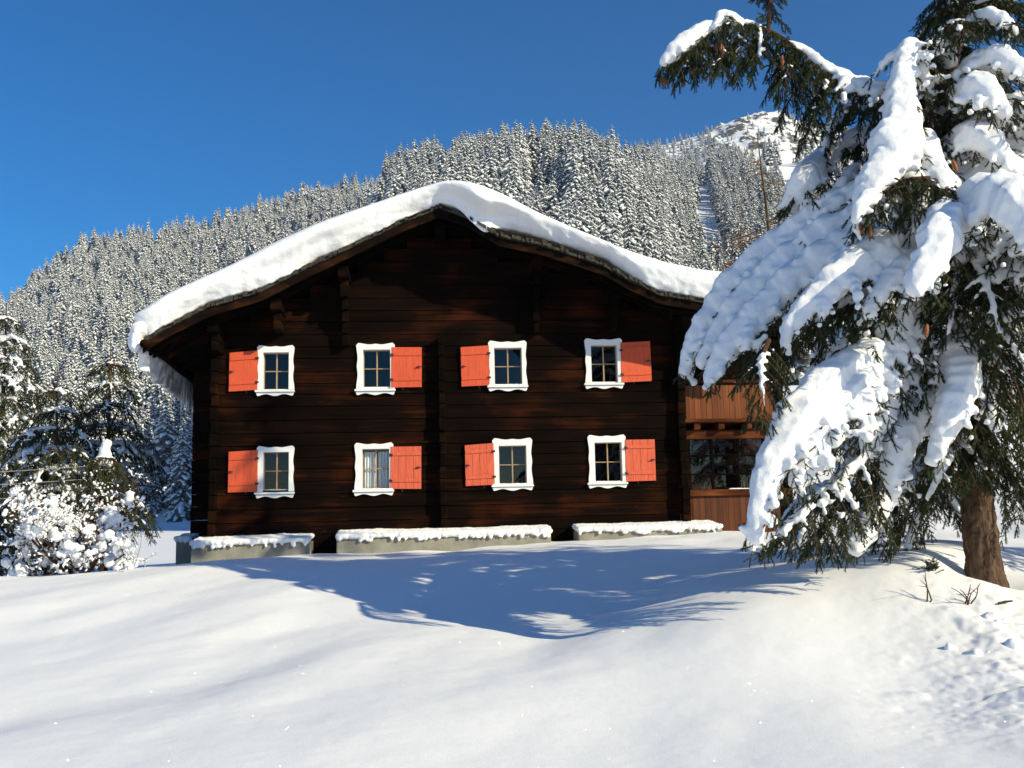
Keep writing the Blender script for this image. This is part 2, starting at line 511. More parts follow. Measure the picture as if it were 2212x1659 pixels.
# windows: (opening u0,u1,v0,v1 of the white inner edge; outer frame; shutter box, side)
WIN = [  # outer u0,u1,v0,v1(frame foot) | glass sash u0,u1,v0,v1 | shutter quad | curtain | worn
    (557, 635, 748, 842, 569, 624, 762, 841, [(496, 762), (557, 757), (556, 842), (494, 846)], 0, 0),
    (771, 852, 743, 840, 785, 843, 756, 836, [(846, 750), (911, 750), (911, 836), (845, 837)], 0, 0),
    (1056, 1137, 738, 832, 1068, 1127, 752, 830, [(995, 750), (1056, 746), (1058, 832), (997, 835)], 0, 0),
    (1264, 1343, 733, 827, 1277, 1333, 746, 825, [(1340, 740), (1404, 737), (1408, 823), (1343, 826)], 0, 0),
    (556, 635, 965, 1062, 569, 624, 977, 1058, [(494, 976), (557, 972), (556, 1062), (492, 1064)], 0, 0),
    (767, 849, 958, 1057, 783, 841, 970, 1055, [(844, 965), (910, 964), (910, 1056), (843, 1056)], 1, 1),
    (1065, 1149, 948, 1046, 1078, 1137, 963, 1045, [(1004, 962), (1066, 957), (1069, 1047), (1006, 1050)], 0, 1),
    (1271, 1351, 941, 1041, 1285, 1343, 956, 1040, [(1350, 950), (1414, 949), (1417, 1038), (1353, 1040)], 0, 1)]
opens = []
for w in WIN:
    x0, x1 = HX(w[4], (w[6] + w[7]) / 2), HX(w[5], (w[6] + w[7]) / 2)
    z1, z0 = HZ((w[4] + w[5]) / 2, w[6]), HZ((w[4] + w[5]) / 2, w[7])
    opens.append((x0 - 0.015, x1 + 0.015, z0 - 0.01, z1 + 0.015))

# roof profile (underside of the snow on the front edge), seen on the plane y = -OV
OV = 1.2
RP_PIX = [(308, 733), (356, 702), (449, 655), (564, 621), (676, 565), (788, 512), (869, 472), (950, 440), (1005, 460), (1058, 490), (1166, 512), (1247, 538), (1305, 558), (1363, 596), (1421, 627), (1525, 645), (1640, 668), (1740, 690)]
RP = np.array([H(u, v, -OV) for u, v in RP_PIX])
xs_l, xs_r = RP[0, 0], RP[-1, 0]


def roof_z(x): return np.interp(x, RP[:, 0], RP[:, 1])


XL, XR = HX(458, 950), HX(1462, 950)
XM = HX(951, 950)
ZB = HZ(960, 1165)
ZT = float(RP[:, 1].max())
BACK = 11.5

wl = MB()
course = 0.262
zc = ZB - 0.35
zedges = [zc]
while zedges[-1] < ZT + 0.2: zedges.append(zedges[-1] + course * R0.uniform(0.88, 1.12))
for a, b in zip(zedges[:-1], zedges[1:]):
    jit = R0.uniform(-0.012, 0.012)
    cuts = sorted({a, b} | {z for o in opens for z in (o[2], o[3]) if a < z < b})
    for c0, c1 in zip(cuts[:-1], cuts[1:]):
        zm = (c0 + c1) / 2
        e0 = c0 + (0.007 if c0 == a else 0); e1 = c1 - (0.007 if c1 == b else 0)
        # clip under the roof
        xa, xb = XL, XR
        grid = np.linspace(XL, XR, 400)
        ok = roof_z(grid) - 0.12 > e1 - 0.02
        if not ok.any(): continue
        xa, xb = grid[ok][0], grid[ok][-1]
        segs = [(xa, xb)]
        for o in opens:
            if o[2] < zm < o[3]:
                segs = [s for p in segs for s in ((p[0], min(p[1], o[0])), (max(p[0], o[1]), p[1])) if s[1] - s[0] > 0.01]
        for s0, s1 in segs:
            joints = [s0, s1]
            if s1 - s0 > 3: joints = [s0, s0 + (s1 - s0) * R0.uniform(0.3, 0.7), s1]
            for k in range(len(joints) - 1):
                wl.box(joints[k], joints[k + 1] - (0.004 if k + 2 < len(joints) else 0), jit, 0.16, e0, e1)
wall = wl.build('wall', LOGW, house)
bevel(wall, 0.012, 2)
# gable boards behind, rooms, side and rear walls
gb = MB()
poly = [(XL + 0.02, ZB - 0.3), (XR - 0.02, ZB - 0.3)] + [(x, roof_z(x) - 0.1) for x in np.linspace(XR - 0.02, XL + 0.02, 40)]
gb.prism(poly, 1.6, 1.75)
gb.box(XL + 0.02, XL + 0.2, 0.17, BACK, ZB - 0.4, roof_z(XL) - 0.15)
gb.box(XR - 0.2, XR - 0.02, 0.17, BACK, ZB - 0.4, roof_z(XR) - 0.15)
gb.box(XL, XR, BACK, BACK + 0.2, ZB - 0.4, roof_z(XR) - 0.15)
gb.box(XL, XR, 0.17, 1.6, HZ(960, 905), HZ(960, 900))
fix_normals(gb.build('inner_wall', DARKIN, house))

# log ends: stacks that stick out of the facade at the cross walls
def log_stack(name, x, w, z0, z1, pr, seed):
    r = np.random.RandomState(seed)
    s = MB()
    for a, b in zip(zedges[:-1], zedges[1:]):
        if b < z0 or a > z1: continue
        a, b = max(a, z0), min(b, z1)
        if b - a < 0.05: continue
        dx = r.uniform(-0.012, 0.012)
        s.box(x - w / 2 + dx, x + w / 2 + dx, -pr + r.uniform(-0.03, 0.03), -0.015, a + 0.006, b - 0.006, j=0.004)
    return bevel(s.build(name, BEAM, house), 0.02, 2)


log_stack('log_end', XL + 0.06, 0.15, ZB - 0.3, HZ(460, 700), 0.2, 1)
log_stack('log_end', XM + 0.04, 0.13, HZ(951, 932), HZ(951, 730), 0.24, 2)
log_stack('log_end', XM + 0.05, 0.13, ZB - 0.1, HZ(951, 937), 0.24, 3)
log_stack('log_end', XR + 0.09, 0.17, ZB - 0.1, HZ(1468, 640), 0.22, 4)

# rear wing that shows left of the facade
rw = MB()
wxl = HX(414, 1000, 1.2)
for a, b in zip(zedges[:-1], zedges[1:]):
    if b > roof_z(wxl) - 0.2: break
    rw.box(wxl + R0.uniform(-.01, .01), XL + 0.1, 1.2, BACK, a - 0.2 + 0.006, b - 0.2 - 0.006)
bevel(rw.build('side_wall', LOGW, house), 0.012, 2)

# ---- sphere helpers for snow
_bm = bmesh.new(); bmesh.ops.create_icosphere(_bm, subdivisions=2, radius=1)
ICO_V = np.array([v.co[:] for v in _bm.verts]); ICO_F = np.array([[v.index for v in f.verts] for f in _bm.faces]); _bm.free()
_bm = bmesh.new(); bmesh.ops.create_icosphere(_bm, subdivisions=1, radius=1)
IC1_V = np.array([v.co[:] for v in _bm.verts]); IC1_F = np.array([[v.index for v in f.verts] for f in _bm.faces]); _bm.free()


def blob(mb, c, r, sc=(1, 1, 1)):
    mb.add(np.asarray(c) + ICO_V * r * np.asarray(sc) * (1 + R0.uniform(-0.08, 0.08, (len(ICO_V), 1))), ICO_F)


TEX = bpy.data.textures.new('snow_lumps', 'CLOUDS'); TEX.noise_scale = 0.16; TEX.noise_depth = 3
TEXB = bpy.data.textures.new('snow_lumps_big', 'CLOUDS'); TEXB.noise_scale = 0.3; TEXB.noise_depth = 3


def snow_from_spheres(name, C, Rr, parent, voxel=0.03, disp=0.05, smooth=5, tex=None, local=None, squash=1.0):
    C = np.asarray(C, float); Rr = np.asarray(Rr, float)
    if local is not None: C = C - local
    V = C[:, None] + IC1_V[None] * Rr[:, None, None] * np.array([1, 1, squash])
    Fq = (IC1_F[None] + (np.arange(len(C)) * len(IC1_V))[:, None, None]).reshape(-1, 3)
    mb = MB(); mb.add(V, Fq)
    o = mb.build(name, SNOW, parent, smooth=True)
    md = o.modifiers.new('remesh', 'REMESH'); md.mode = 'VOXEL'; md.voxel_size = voxel; md.use_smooth_shade = True
    md = o.modifiers.new('smooth', 'SMOOTH'); md.iterations = smooth; md.factor = 0.5
    md = o.modifiers.new('lumps', 'DISPLACE'); md.texture = tex or TEX; md.strength = disp; md.mid_level = 0.5; md.texture_coords = 'LOCAL'
    return o


# ---- windows
def wavy(x0, x1, z0, z1, tilt, n=48):
    """outline of a carved frame: waves on top and both sides, rounded corners"""
    W, Hh = x1 - x0, z1 - z0
    a = 0.03
    top = [(x0 + W * t, z1 - a * (0.9 - 1.5 * abs(math.cos(math.pi * t * 1.0)) ** 3 - 0.75 * math.exp(-((t - 0.5) / 0.13) ** 2))) for t in np.linspace(0.04, 0.96, n)]
    sid = [(t, a * (0.9 - 1.3 * abs(math.cos(math.pi * t)) ** 3 - 0.9 * math.exp(-((t - 0.5) / 0.14) ** 2))) for t in np.linspace(0.03, 0.97, n)]
    right = [(x1 - s, z1 - Hh * t) for t, s in sid]
    left = [(x0 + s, z0 + Hh * t) for t, s in sid]
    return top, right, left


def window(i, w):
    u0, u1, v0, v1, g0, g1, gv0, gv1, sh, curtain, worn = w
    um, vm = (u0 + u1) / 2, (v0 + v1) / 2
    x0, x1 = HX(u0, vm), HX(u1, vm)
    z1, z0 = HZ(um, v0), HZ(um, v1)
    ox0, ox1, oz0, oz1 = opens[i]
    # casement (pale wood) in the opening
    s = MB()
    fy0, fy1, t = 0.085, 0.125, 0.028
    s.box(ox0, ox0 + t, fy0, fy1, oz0, oz1); s.box(ox1 - t, ox1, fy0, fy1, oz0, oz1)
    s.box(ox0 + t, ox1 - t, fy0, fy1, oz0, oz0 + t); s.box(ox0 + t, ox1 - t, fy0, fy1, oz1 - t, oz1)
    xm, zm = (ox0 + ox1) / 2, (oz0 + oz1) / 2
    s.box(xm - 0.014, xm + 0.014, fy0 - 0.006, fy1, oz0 + t, oz1 - t)
    s.box(ox0 + t, xm - 0.014, fy0, fy1 - 0.002, zm - 0.010, zm + 0.010)
    s.box(xm + 0.014, ox1 - t, fy0, fy1 - 0.002, zm - 0.010, zm + 0.010)
    win = s.build('window', PINE, house)
    bevel(win, 0.004, 1)
    pn = MB()
    pn.add([(ox0 + t, fy1 - 0.012, oz0 + t), (ox1 - t, fy1 - 0.012, oz0 + t), (ox1 - t, fy1 - 0.012, oz1 - t), (ox0 + t, fy1 - 0.012, oz1 - t)], [(0, 1, 2, 3)])
    pn.build('pane', GLASS, win)
    # reveal + carved frame (white)
    f = MB()
    rv = 0.012
    f.box(ox0 - 0.03, ox0 + rv, 0.005, fy0 - 0.004, oz0, oz1); f.box(ox1 - rv, ox1 + 0.03, 0.005, fy0 - 0.004, oz0, oz1)
    f.box(ox0 + rv, ox1 - rv, 0.005, fy0 - 0.004, oz1 - rv, oz1 + 0.03); f.box(ox0 + rv, ox1 - rv, 0.005, fy0 - 0.004, oz0 - 0.03, oz0 + 0.012)
    top, right, left = wavy(x0, x1, z0, z1, 0)
    n = len(top)
    y0, y1 = -0.045, 0.004
    ring_o = left + top + right                       # from lower left, up, over, down
    ring_i = [(ox0 + rv, oz0 + (oz1 - rv - oz0) * k / (n - 1)) for k in range(n)] + [(ox0 + rv + (ox1 - ox0 - 2 * rv) * k / (n - 1), oz1 - rv) for k in range(n)] + [(ox1 - rv, oz1 - rv - (oz1 - rv - oz0) * k / (n - 1)) for k in range(n)]
    ring_o = [(ring_o[0][0], z0)] + ring_o + [(ring_o[-1][0], z0)]
    ring_i = [(ox0 + rv, z0)] + ring_i + [(ox1 - rv, z0)]
    m_ = len(ring_o)
    V = [(p[0], y, p[1]) for y in (y0, y1) for ring in (ring_o, ring_i) for p in ring]
    Fs = []
    for k in range(m_ - 1):
        Fs += [(k, k + 1, m_ + k + 1, m_ + k), (k, 2 * m_ + k, 2 * m_ + k + 1, k + 1), (m_ + k, m_ + k + 1, 3 * m_ + k + 1, 3 * m_ + k)]
    f.add(V, Fs)
    fix_normals(f.build('window_frame', WHITE, win))
    # sill board and carved apron
    sl = MB()
    sx0, sx1 = x0 - 0.045, x1 + 0.02
    zz = z0 - 0.0
    sl.box(sx0, sx1, -0.10, 0.0, zz - 0.055, zz - 0.012)
    ap = [(x0 - 0.02, zz - 0.06), (x1 + 0.0, zz - 0.06)]
    Wd = x1 - x0 + 0.02
    for t_ in np.linspace(1, 0, 40):
        e = abs(2 * t_ - 1)
        ap.append((x0 - 0.02 + Wd * t_, zz - 0.118 - 0.02 * math.cos(e * 2 * math.pi) + (0.05 * max(0, (e - 0.93) / 0.07) ** 2)))
    sl.prism(ap, -0.06, -0.012)
    sl = sl.build('window_sill', WHITE, win)
    fix_normals(sl); bevel(sl, 0.004, 1)
    if i in (5, 6, 7, 2):
        k = np.linspace(sx0 + 0.05, sx1 - 0.05, 26)
        snow_from_spheres('snow', [(q, -0.05 + R0.uniform(-.01, .01), zz - 0.006) for q in k], R0.uniform(0.022, 0.034, 26), win, 0.009, 0.0, 1)
    # shutter, folded back against the wall
    c = [H(a, b, -0.05) for a, b in sh]               # tl, tr, br, bl
    c = np.array(c)

    def at(s_, t_): return (1 - t_) * ((1 - s_) * c[0] + s_ * c[1]) + t_ * ((1 - s_) * c[3] + s_ * c[2])
    q = MB()

    gp = 0.004 if worn else 0.0015

    def panel(s0, s1, t0, t1, y0, y1, mb=q):
        pts = [at(s0, t0), at(s1, t0), at(s1, t1), at(s0, t1)]
        mb.prism([tuple(p) for p in pts], y0, y1)
    for k in range(4): panel(k / 4 + (gp if k else 0), (k + 1) / 4 - (gp if k < 3 else 0), 0, 1, -0.055, -0.03)
    panel(0.01, 0.99, 0.13, 0.215, -0.072, -0.0555); panel(0.01, 0.99, 0.755, 0.84, -0.072, -0.0555)
    so = fix_normals(q.build('shutter', RED_WORN if worn else RED, win)); bevel(so, 0.0012, 1)
    lefts = sh[0][0] < u0
    hs = 0.985 if lefts else 0.015
    for t_ in (0.2, 0.81):
        p = at(hs, t_); MB().box(p[0] - 0.035, p[0] + 0.035, -0.082, -0.0735, p[1] - 0.022, p[1] + 0.022).build('hinge', IRON, win)
    p = at(0.07 if lefts else 0.9, 0.5)
    MB().tube([(p[0] - 0.07, -0.085, p[1] - 0.012), (p[0], -0.09, p[1] + 0.008), (p[0] + 0.06, -0.085, p[1] - 0.004)], [0.006, 0.016, 0.008], 6).build('latch', IRON, win)
    p = at(0.62 if lefts else 0.38, 1.03)
    MB().tube([(p[0], -0.01, p[1] + 0.03), (p[0], -0.09, p[1]), (p[0] + 0.01, -0.1, p[1] - 0.03)], 0.008, 5).build('shutter_hook', IRON, win)
    if curtain:
        cu = MB()
        for a, b in ((ox0 + 0.02, ox0 + 0.30), (ox0 + 0.33, ox1 - 0.02)):
            nx = 60
            xs = np.linspace(a, b, nx)
            top = np.stack([xs, 0.17 + 0.02 * np.sin(xs * 95) + 0.012 * np.sin(xs * 41), np.full(nx, oz1 - 0.06)], -1)
            bot = np.stack([a + (xs - a) * 0.93, 0.17 + 0.025 * np.sin(xs * 95 + .4) + 0.012 * np.sin(xs * 41), np.full(nx, oz0 + 0.0)], -1)
            V = np.concatenate([top, bot]); k = np.arange(nx - 1)
            cu.add(V, np.stack([k, k + 1, k + nx + 1, k + nx], -1))
        cu.build('curtain', CLOTH, win, smooth=True)
    return win


for i, w in enumerate(WIN): window(i, w)

# ---- roof: boards, barge board, purlins and their carved brackets
NX = 90
rx = np.interp(np.linspace(0, 1, NX), np.linspace(0, 1, len(RP)), RP[:, 0])


def drop(x, y):  # the left eave sags towards the back
    return -0.05 * np.maximum(y, 0) * sstep(XL + 1.5, xs_l, x)


def loft(mb, xs, ys, ftop, fbot, mi=0):
    nx, ny = len(xs), len(ys)
    X, Y = np.meshgrid(xs, ys, indexing='ij')
    T = np.stack([X, Y, ftop(X, Y)], -1).reshape(-1, 3); B = np.stack([X, Y, fbot(X, Y)], -1).reshape(-1, 3)
    i, j = np.meshgrid(np.arange(nx - 1), np.arange(ny - 1), indexing='ij'); q = i * ny + j; N = nx * ny
    fs = [np.stack([q, q + ny, q + ny + 1, q + 1], -1).reshape(-1, 4), np.stack([q, q + 1, q + ny + 1, q + ny], -1).reshape(-1, 4) + N]
    k = np.arange(nx - 1) * ny
    fs += [np.stack([k, k + N, k + ny + N, k + ny], -1), np.stack([k + ny - 1, k + 2 * ny - 1, k + 2 * ny - 1 + N, k + ny - 1 + N], -1)]
    l = np.arange(ny - 1)
    fs += [np.stack([l, l + 1, l + 1 + N, l + N], -1), np.stack([l + (nx - 1) * ny, l + (nx - 1) * ny + N, l + 1 + (nx - 1) * ny + N, l + 1 + (nx - 1) * ny], -1)]
    mb.add(np.concatenate([T, B]), np.concatenate(fs), mi)


ys = np.concatenate([[-OV], np.linspace(-1.0, BACK, 10)])
rb = MB()
loft(rb, rx, ys, lambda x, y: roof_z(x) + drop(x, y) - 0.02, lambda x, y: roof_z(x) + drop(x, y) - 0.09)
roof = fix_normals(rb.build('roof', ROOFW, house))
# ragged shingle courses along the front edge
thk = lambda x: sstep(HX(1052, 500, -OV), HX(1075, 500, -OV), x) * (1 - sstep(HX(1290, 560, -OV), HX(1420, 630, -OV), x))
shg = MB()
for k in range(150):
    x = xs_l + 0.1 + (xs_r - xs_l - 0.2) * k / 149
    w = R0.uniform(0.05, 0.12); z = float(roof_z(x)); sl_ = float(roof_z(x + 0.05) - roof_z(x - 0.05)) / 0.1
    y0 = -OV - R0.uniform(0.01, 0.10)
    nl = 3 + int(2.4 * float(thk(x)))
    for lay in range(nl):
        zz = z - 0.028 - 0.036 * (nl - 1 - lay) + R0.uniform(-.006, .006)
        V = [(x + sx * w / 2, y0 + 0.03 * lay if yy == 0 else -OV + 0.35, zz + sl_ * sx * w / 2 + dz) for dz in (0, 0.03) for yy in (0, 1) for sx in (-1, 1)]
        shg.add(V, [(0, 2, 3, 1), (4, 5, 7, 6), (0, 1, 5, 4), (2, 6, 7, 3), (0, 4, 6, 2), (1, 3, 7, 5)])
fix_normals(shg.build('shingle_edge', SHINGLE, roof))
for k, (y0, y1, d0, d1) in enumerate(((-OV + 0.02, -OV + 0.07, 0.105, 0.27), (-OV + 0.45, -OV + 0.58, 0.105, 0.24), (-0.45, -0.32, 0.105, 0.24))):
    bb = MB()
    loft(bb, rx, np.array([y0, y1]), lambda x, y: roof_z(x) - d0 - 0.09 * thk(x) + 0 * y, lambda x, y: roof_z(x) - d1 - 0.09 * thk(x) + 0 * y)
    fix_normals(bb.build('barge_board' if k == 0 else 'verge_rafter', BARGE if k == 0 else BEAM, roof))
for k in range(9):   # rafters along the left underside
    y = 0.3 + k * 1.2
    xs = np.linspace(xs_l + 0.1, XL + 0.4, 6)
    q = np.stack([xs, np.full(6, y), roof_z(xs) + drop(xs, np.full(6, y)) - 0.16], -1)
    MB().tube(q, 0.075, 8).build('rafter', BARGE, roof)
# eave log with gutter
ev = MB()
yy = np.linspace(-OV - 0.12, BACK, 24)
gxl = xs_l + 0.06
ev.tube(np.stack([np.full(24, gxl), yy, roof_z(gxl) + drop(np.full(24, gxl), yy) - 0.15 + 0.01 * np.sin(yy * 3)], -1), 0.085, 10)
ev.build('eave_log', BEAM, roof, smooth=True)
# purlins
PUR = [(742, 572), (597, 640), (462, 695), (950, 470), (1160, 545), (1330, 610)]
for k, (u, v) in enumerate(PUR):
    x = HX(u, v, -0.7)
    z = float(roof_z(x)) - 0.30
    p = MB()
    p.box(x - 0.11, x + 0.11, -OV + 0.35, 0.6, z - 0.20, z + 0.03)
    if k != 3:
        p.box(x - 0.085, x + 0.085, -OV + 0.62, 0.3, z - 0.36, z - 0.205)
        p.box(x - 0.075, x + 0.075, -0.62, 0.1, z - 0.56, z - 0.365)
        nrow = {0: 4, 4: 4, 5: 1}.get(k, 0)
        for q in range(nrow):
            p.box(x - 0.07, x + 0.07, -0.42 + 0.07 * q + R0.uniform(-.02, .02), -0.014, z - 0.565 - 0.24 * (q + 1), z - 0.57 - 0.24 * q)
    bevel(p.build('purlin', BEAM, house), 0.018, 2)

# ---- roof snow: a thick rounded blanket
TOP = np.array([H(u, v, -OV) for u, v in [(287, 692), (290, 672), (314, 650), (372, 619), (487, 569), (603, 511), (719, 465), (834, 422), (900, 401), (945, 391), (985, 391), (1030, 399), (1093, 422), (1209, 473), (1324, 523), (1440, 558), (1517, 574), (1583, 580), (1660, 592), (1745, 610)]])
BOT = np.array([H(u, v, -OV) for u, v in [(292, 700), (312, 733), (356, 701), (449, 650), (520, 632), (564, 620), (642, 585), (676, 558), (730, 538), (788, 512), (835, 492), (869, 470), (912, 454), (966, 436), (1000, 458), (1020, 484), (1050, 512), (1062, 494), (1090, 488), (1166, 509), (1247, 536), (1305, 554), (1363, 595), (1421, 626), (1525, 644), (1660, 670), (1745, 695)]])
sx = np.linspace(TOP[0, 0] + 0.02, TOP[-1, 0], 420)
sd = np.arange(420)
zt = np.interp(sx, TOP[:, 0], TOP[:, 1]); zb = np.interp(sx, BOT[:, 0], BOT[:, 1])
ker = np.exp(-(np.arange(-12, 13) / 6.0) ** 2); ker /= ker.sum()
zt = np.convolve(np.pad(zt, 12, mode='edge'), ker, mode='valid')
k2 = np.exp(-(np.arange(-10, 11) / 4.5) ** 2); k2 /= k2.sum()
zb = np.convolve(np.pad(zb, 10, mode='edge'), k2, mode='valid')
zb = zb + 0.025 * fbm(sx * 5, sx * 0 + 2, 3)
sm = lambda q: np.convolve(np.pad(q, 20, mode='edge'), np.exp(-(np.arange(-20, 21) / 9.0) ** 2) / np.exp(-(np.arange(-20, 21) / 9.0) ** 2).sum(), mode='valid')
endl = np.sqrt(np.clip((sx - sx[0]) / 0.55, 0.02, 1))          # rounded left end
# how far the lower part is cut back under the lip
lipw = np.exp(-((sx - HX(1035, 480, -OV)) / 0.75) ** 2) + 0.4 * np.exp(-((sx - HX(680, 560, -OV)) / 1.2) ** 2)
lipw = np.minimum(lipw, 1)
und = np.interp(sx, [HX(u, v, -OV) for u, v in ((560, 600), (700, 560), (900, 460), (950, 440), (1050, 500), (1066, 500), (1180, 510), (1300, 560), (1525, 640))], [0.05, 0.05, 0.07, -0.02, -0.05, 0.08, 0.16, 0.08, 0.04])
und = sm(und); lipw = sm(lipw)
prof_t = np.array([0, 0.12, 0.3, 0.5, 0.7, 0.85, 0.95, 1.0])
rows = []
SNY = -OV - 0.02
thick = zt - zb
ntex = fbm(sx * 1.3, sx * 0 + 7, 3)
for t in np.linspace(0, 1, 26):                                 # up the front face
    bulge = (1 - lipw) * math.sin(min(t / 0.72, 1) * math.pi / 2) + lipw * sstep(0.30, 0.56, t)
    yy = SNY + und - (und + 0.15 + 0.42 * lipw) * bulge + 0.5 * max(0, (t - 0.66) / 0.34) ** 2.2
    zz = zb + thick * (t if t < 1 else 1.0) * (1 - 0.0 * t)
    yy = yy + 0.10 * fbm(sx * 2.2 + 3, sx * 0 + t * 2.3, 3) * (1 - t) + 0.03 * fbm(sx * 7, sx * 0 + t * 6, 2) * (1 - t) + 0.25 * (1 - endl)
    rows.append(np.stack([sx, yy, zz], -1))
for k, yb in enumerate(np.linspace(-0.55, BACK + 0.3, 18)):     # back over the roof
    zz = zt + 0.06 * fbm(sx * 0.7, sx * 0 + yb * 0.6, 3) + drop(sx, np.full_like(sx, yb)) + 0.02
    rows.append(np.stack([sx - 0.12 * (1 - endl), np.full_like(sx, yb), zz], -1))
rows = [np.stack([sx, np.full_like(sx, BACK + 0.3), roof_z(sx) + drop(sx, np.full_like(sx, BACK)) - 0.015], -1)] + rows[::-1] + [np.stack([sx, np.full_like(sx, SNY + 0.35), np.maximum(roof_z(sx), zb) - 0.0], -1)]
Vg = np.stack(rows, 0)
nr_, nc = Vg.shape[:2]
i, j = np.meshgrid(np.arange(nr_ - 1), np.arange(nc - 1), indexing='ij'); q = i * nc + j
rs = MB(); rs.add(Vg, np.stack([q, q + 1, q + nc + 1, q + nc], -1).reshape(-1, 4))
rs.f.append((np.array([[k * nc for k in range(nr_)]]), 0)); rs.f.append((np.array([[k * nc + nc - 1 for k in range(nr_)][::-1]]), 0))
fix_normals(rs.build('roof_snow', SNOW, roof, smooth=True))
# snow roll hanging over the left eave
C, Rr = [], []
for y in np.arange(-OV + 0.05, 8, 0.13):
    for k in range(3 if y < -0.4 else 5):
        C.append((xs_l - 0.10 + R0.uniform(-.05, .04) - 0.03 * k, y, roof_z(xs_l) + float(drop(xs_l, y)) + 0.22 - 0.17 * k - 0.03 * max(y, 0)))
        Rr.append(max(0.09, 0.2 - 0.03 * k) + R0.uniform(-.02, .02))
snow_from_spheres('eave_snow', C, Rr, roof, 0.05, 0.08, 4)
# icicles
ice = MB(); ice.tube([(0, 0, 0), (0.004, 0, -0.3), (0, 0.003, -0.65), (0, 0, -1)], [0.035, 0.026, 0.014, 0.002], 7)
ic0 = ice.build('icicle', ICE, roof, smooth=True)
for k in range(46):
    o = ic0 if k == 0 else ic0.copy()
    if k: COL.objects.link(o); o.parent = roof
    y = 2.2 + 6.5 * k / 46 + R0.uniform(-.05, .05)
    o.location = (xs_l - 0.05 + R0.uniform(-.05, .05), y, roof_z(xs_l) + float(drop(xs_l, y)) - 0.16)
    o.scale = (R0.uniform(.8, 1.4),) * 2 + (R0.uniform(0.5, 1.5),)

# ---- loggia and balcony on the right
AO = 0.35
ax0, ax1 = HX(1483, 900, AO), HX(1692, 900, AO)
bal = MB()
bz0, bz1 = HZ(1570, 905, AO), HZ(1570, 832, AO)
bal.box(ax0, HX(1670, 870, AO), AO, AO + 0.04, bz0, bz1)
balc = bal.build('balcony', PLANK, house)
p = MB()
rz = HZ(1570, 824, AO)
p.box(ax0 - 0.15, ax1 + 0.02, AO - 0.06, AO + 0.1, rz - 0.035, rz + 0.035)
p.box(ax0 - 0.15, ax1 + 0.16, AO - 0.28, AO + 1.5, bz0 - 0.09, bz0 - 0.012)
for u in (1500, 1552, 1611, 1668):
    x = HX(u, 915, AO); p.box(x - 0.07, x + 0.07, AO - 0.22, AO + 1.5, bz0 - 0.24, bz0 - 0.093)
p.box(ax0 - 0.05, ax1 + 0.14, AO - 0.03, AO + 0.12, HZ(1570, 948, AO), bz0 - 0.243)
bevel(p.build('balcony_rail', RAIL, balc), 0.01, 2)
p = MB()
px0, px1 = HX(1669, 850, AO), HX(1691, 850, AO)
p.box(px0, px1, AO - 0.02, AO + 0.22, bz0 - 0.01, roof_z(px1) - 0.1)
p.box(ax0 - 0.1, ax0 - 0.002, AO - 0.02, AO + 0.12, HZ(1480, 1135, AO), roof_z(ax0) - 0.15)
p.box(px0 + 0.02, px1 + 0.1, AO, AO + 0.2, HZ(1690, 1150, AO), HZ(1690, 950, AO))
bevel(p.build('post', BEAM, balc), 0.012, 2)
snow_from_spheres('snow', [(px0 - 0.1 + 0.02 * k, AO - 0.2, bz0 - 0.005) for k in range(20)], R0.uniform(.025, .04, 20), balc, 0.012, 0.0, 1)
snow_from_spheres('snow', [(HX(1575, 1057, AO) + 0.03 * k, AO - 0.04, HZ(1570, 1058, AO) + 0.012) for k in range(40)], R0.uniform(.022, .032, 40), balc, 0.01, 0.0, 1)
lo = MB()
lz1, lz0 = HZ(1560, 1071, AO), HZ(1560, 1150, AO)
lo.box(HX(1496, 1100, AO), ax1 + 0.1, AO, AO + 0.04, lz0, lz1)
log_ = lo.build('loggia_parapet', PLANK_DARK, house)
p = MB()
p.box(ax0 - 0.1, ax1 + 0.1, AO - 0.07, AO + 0.1, lz1 + 0.003, HZ(1560, 1057, AO))
p.box(ax0 - 0.0, HX(1495, 1100, AO), AO + 0.0, AO + 0.1, lz0, lz1)
bevel(p.build('sill_rail', RAIL, log_), 0.008, 2)
gz0, gz1_ = HZ(1560, 1056, AO), HZ(1560, 949, AO)
ga, gb_ = HX(1490, 1000, AO), ax1 + 0.05
p = MB()
for u in (1490, 1540, 1596, 1652, 1690):
    x = HX(u, 1000, AO); p.box(x - 0.028, x + 0.028, AO + 0.02, AO + 0.08, gz0, gz1_)
for v in (984, 1024):
    z = HZ(1570, v, AO); p.box(ga, gb_, AO + 0.022, AO + 0.078, z - 0.02, z + 0.02)
bevel(p.build('glazing_bars', BEAM, log_), 0.005, 1)
p = MB(); p.add([(ga, AO + 0.05, gz0), (gb_, AO + 0.05, gz0), (gb_, AO + 0.05, gz1_), (ga, AO + 0.05, gz1_)], [(0, 1, 2, 3)])
p.build('pane', GLASS, log_)
p = MB()   # back wall, side and floor of the loggia
for a, b in zip(zedges[:-1], zedges[1:]):
    if b < roof_z(ax1) - 0.2: p.box(XR + 0.02, ax1 + 0.12, AO + 1.55, AO + 1.7, a + 0.005, b - 0.005)
p.box(XR + 0.02, ax1 + 0.12, AO + 1.0, BACK, lz0, bz0 - 0.3)
p.box(XR + 0.02, ax1 + 0.12, AO + 1.7, BACK, bz0 - 0.3, roof_z(ax1) - 0.15)
fix_normals(p.build('loggia_wall', LOGW, house))
for k in range(10):
    x = HX(1606 + 6.2 * k, 1000, AO + 0.5)
    MB().box(x - 0.012, x + 0.012, AO + 0.5, AO + 0.53, gz0, HZ(1606, 1040 - 9.5 * k, AO + 0.5)).build('slat', PINE, log_)

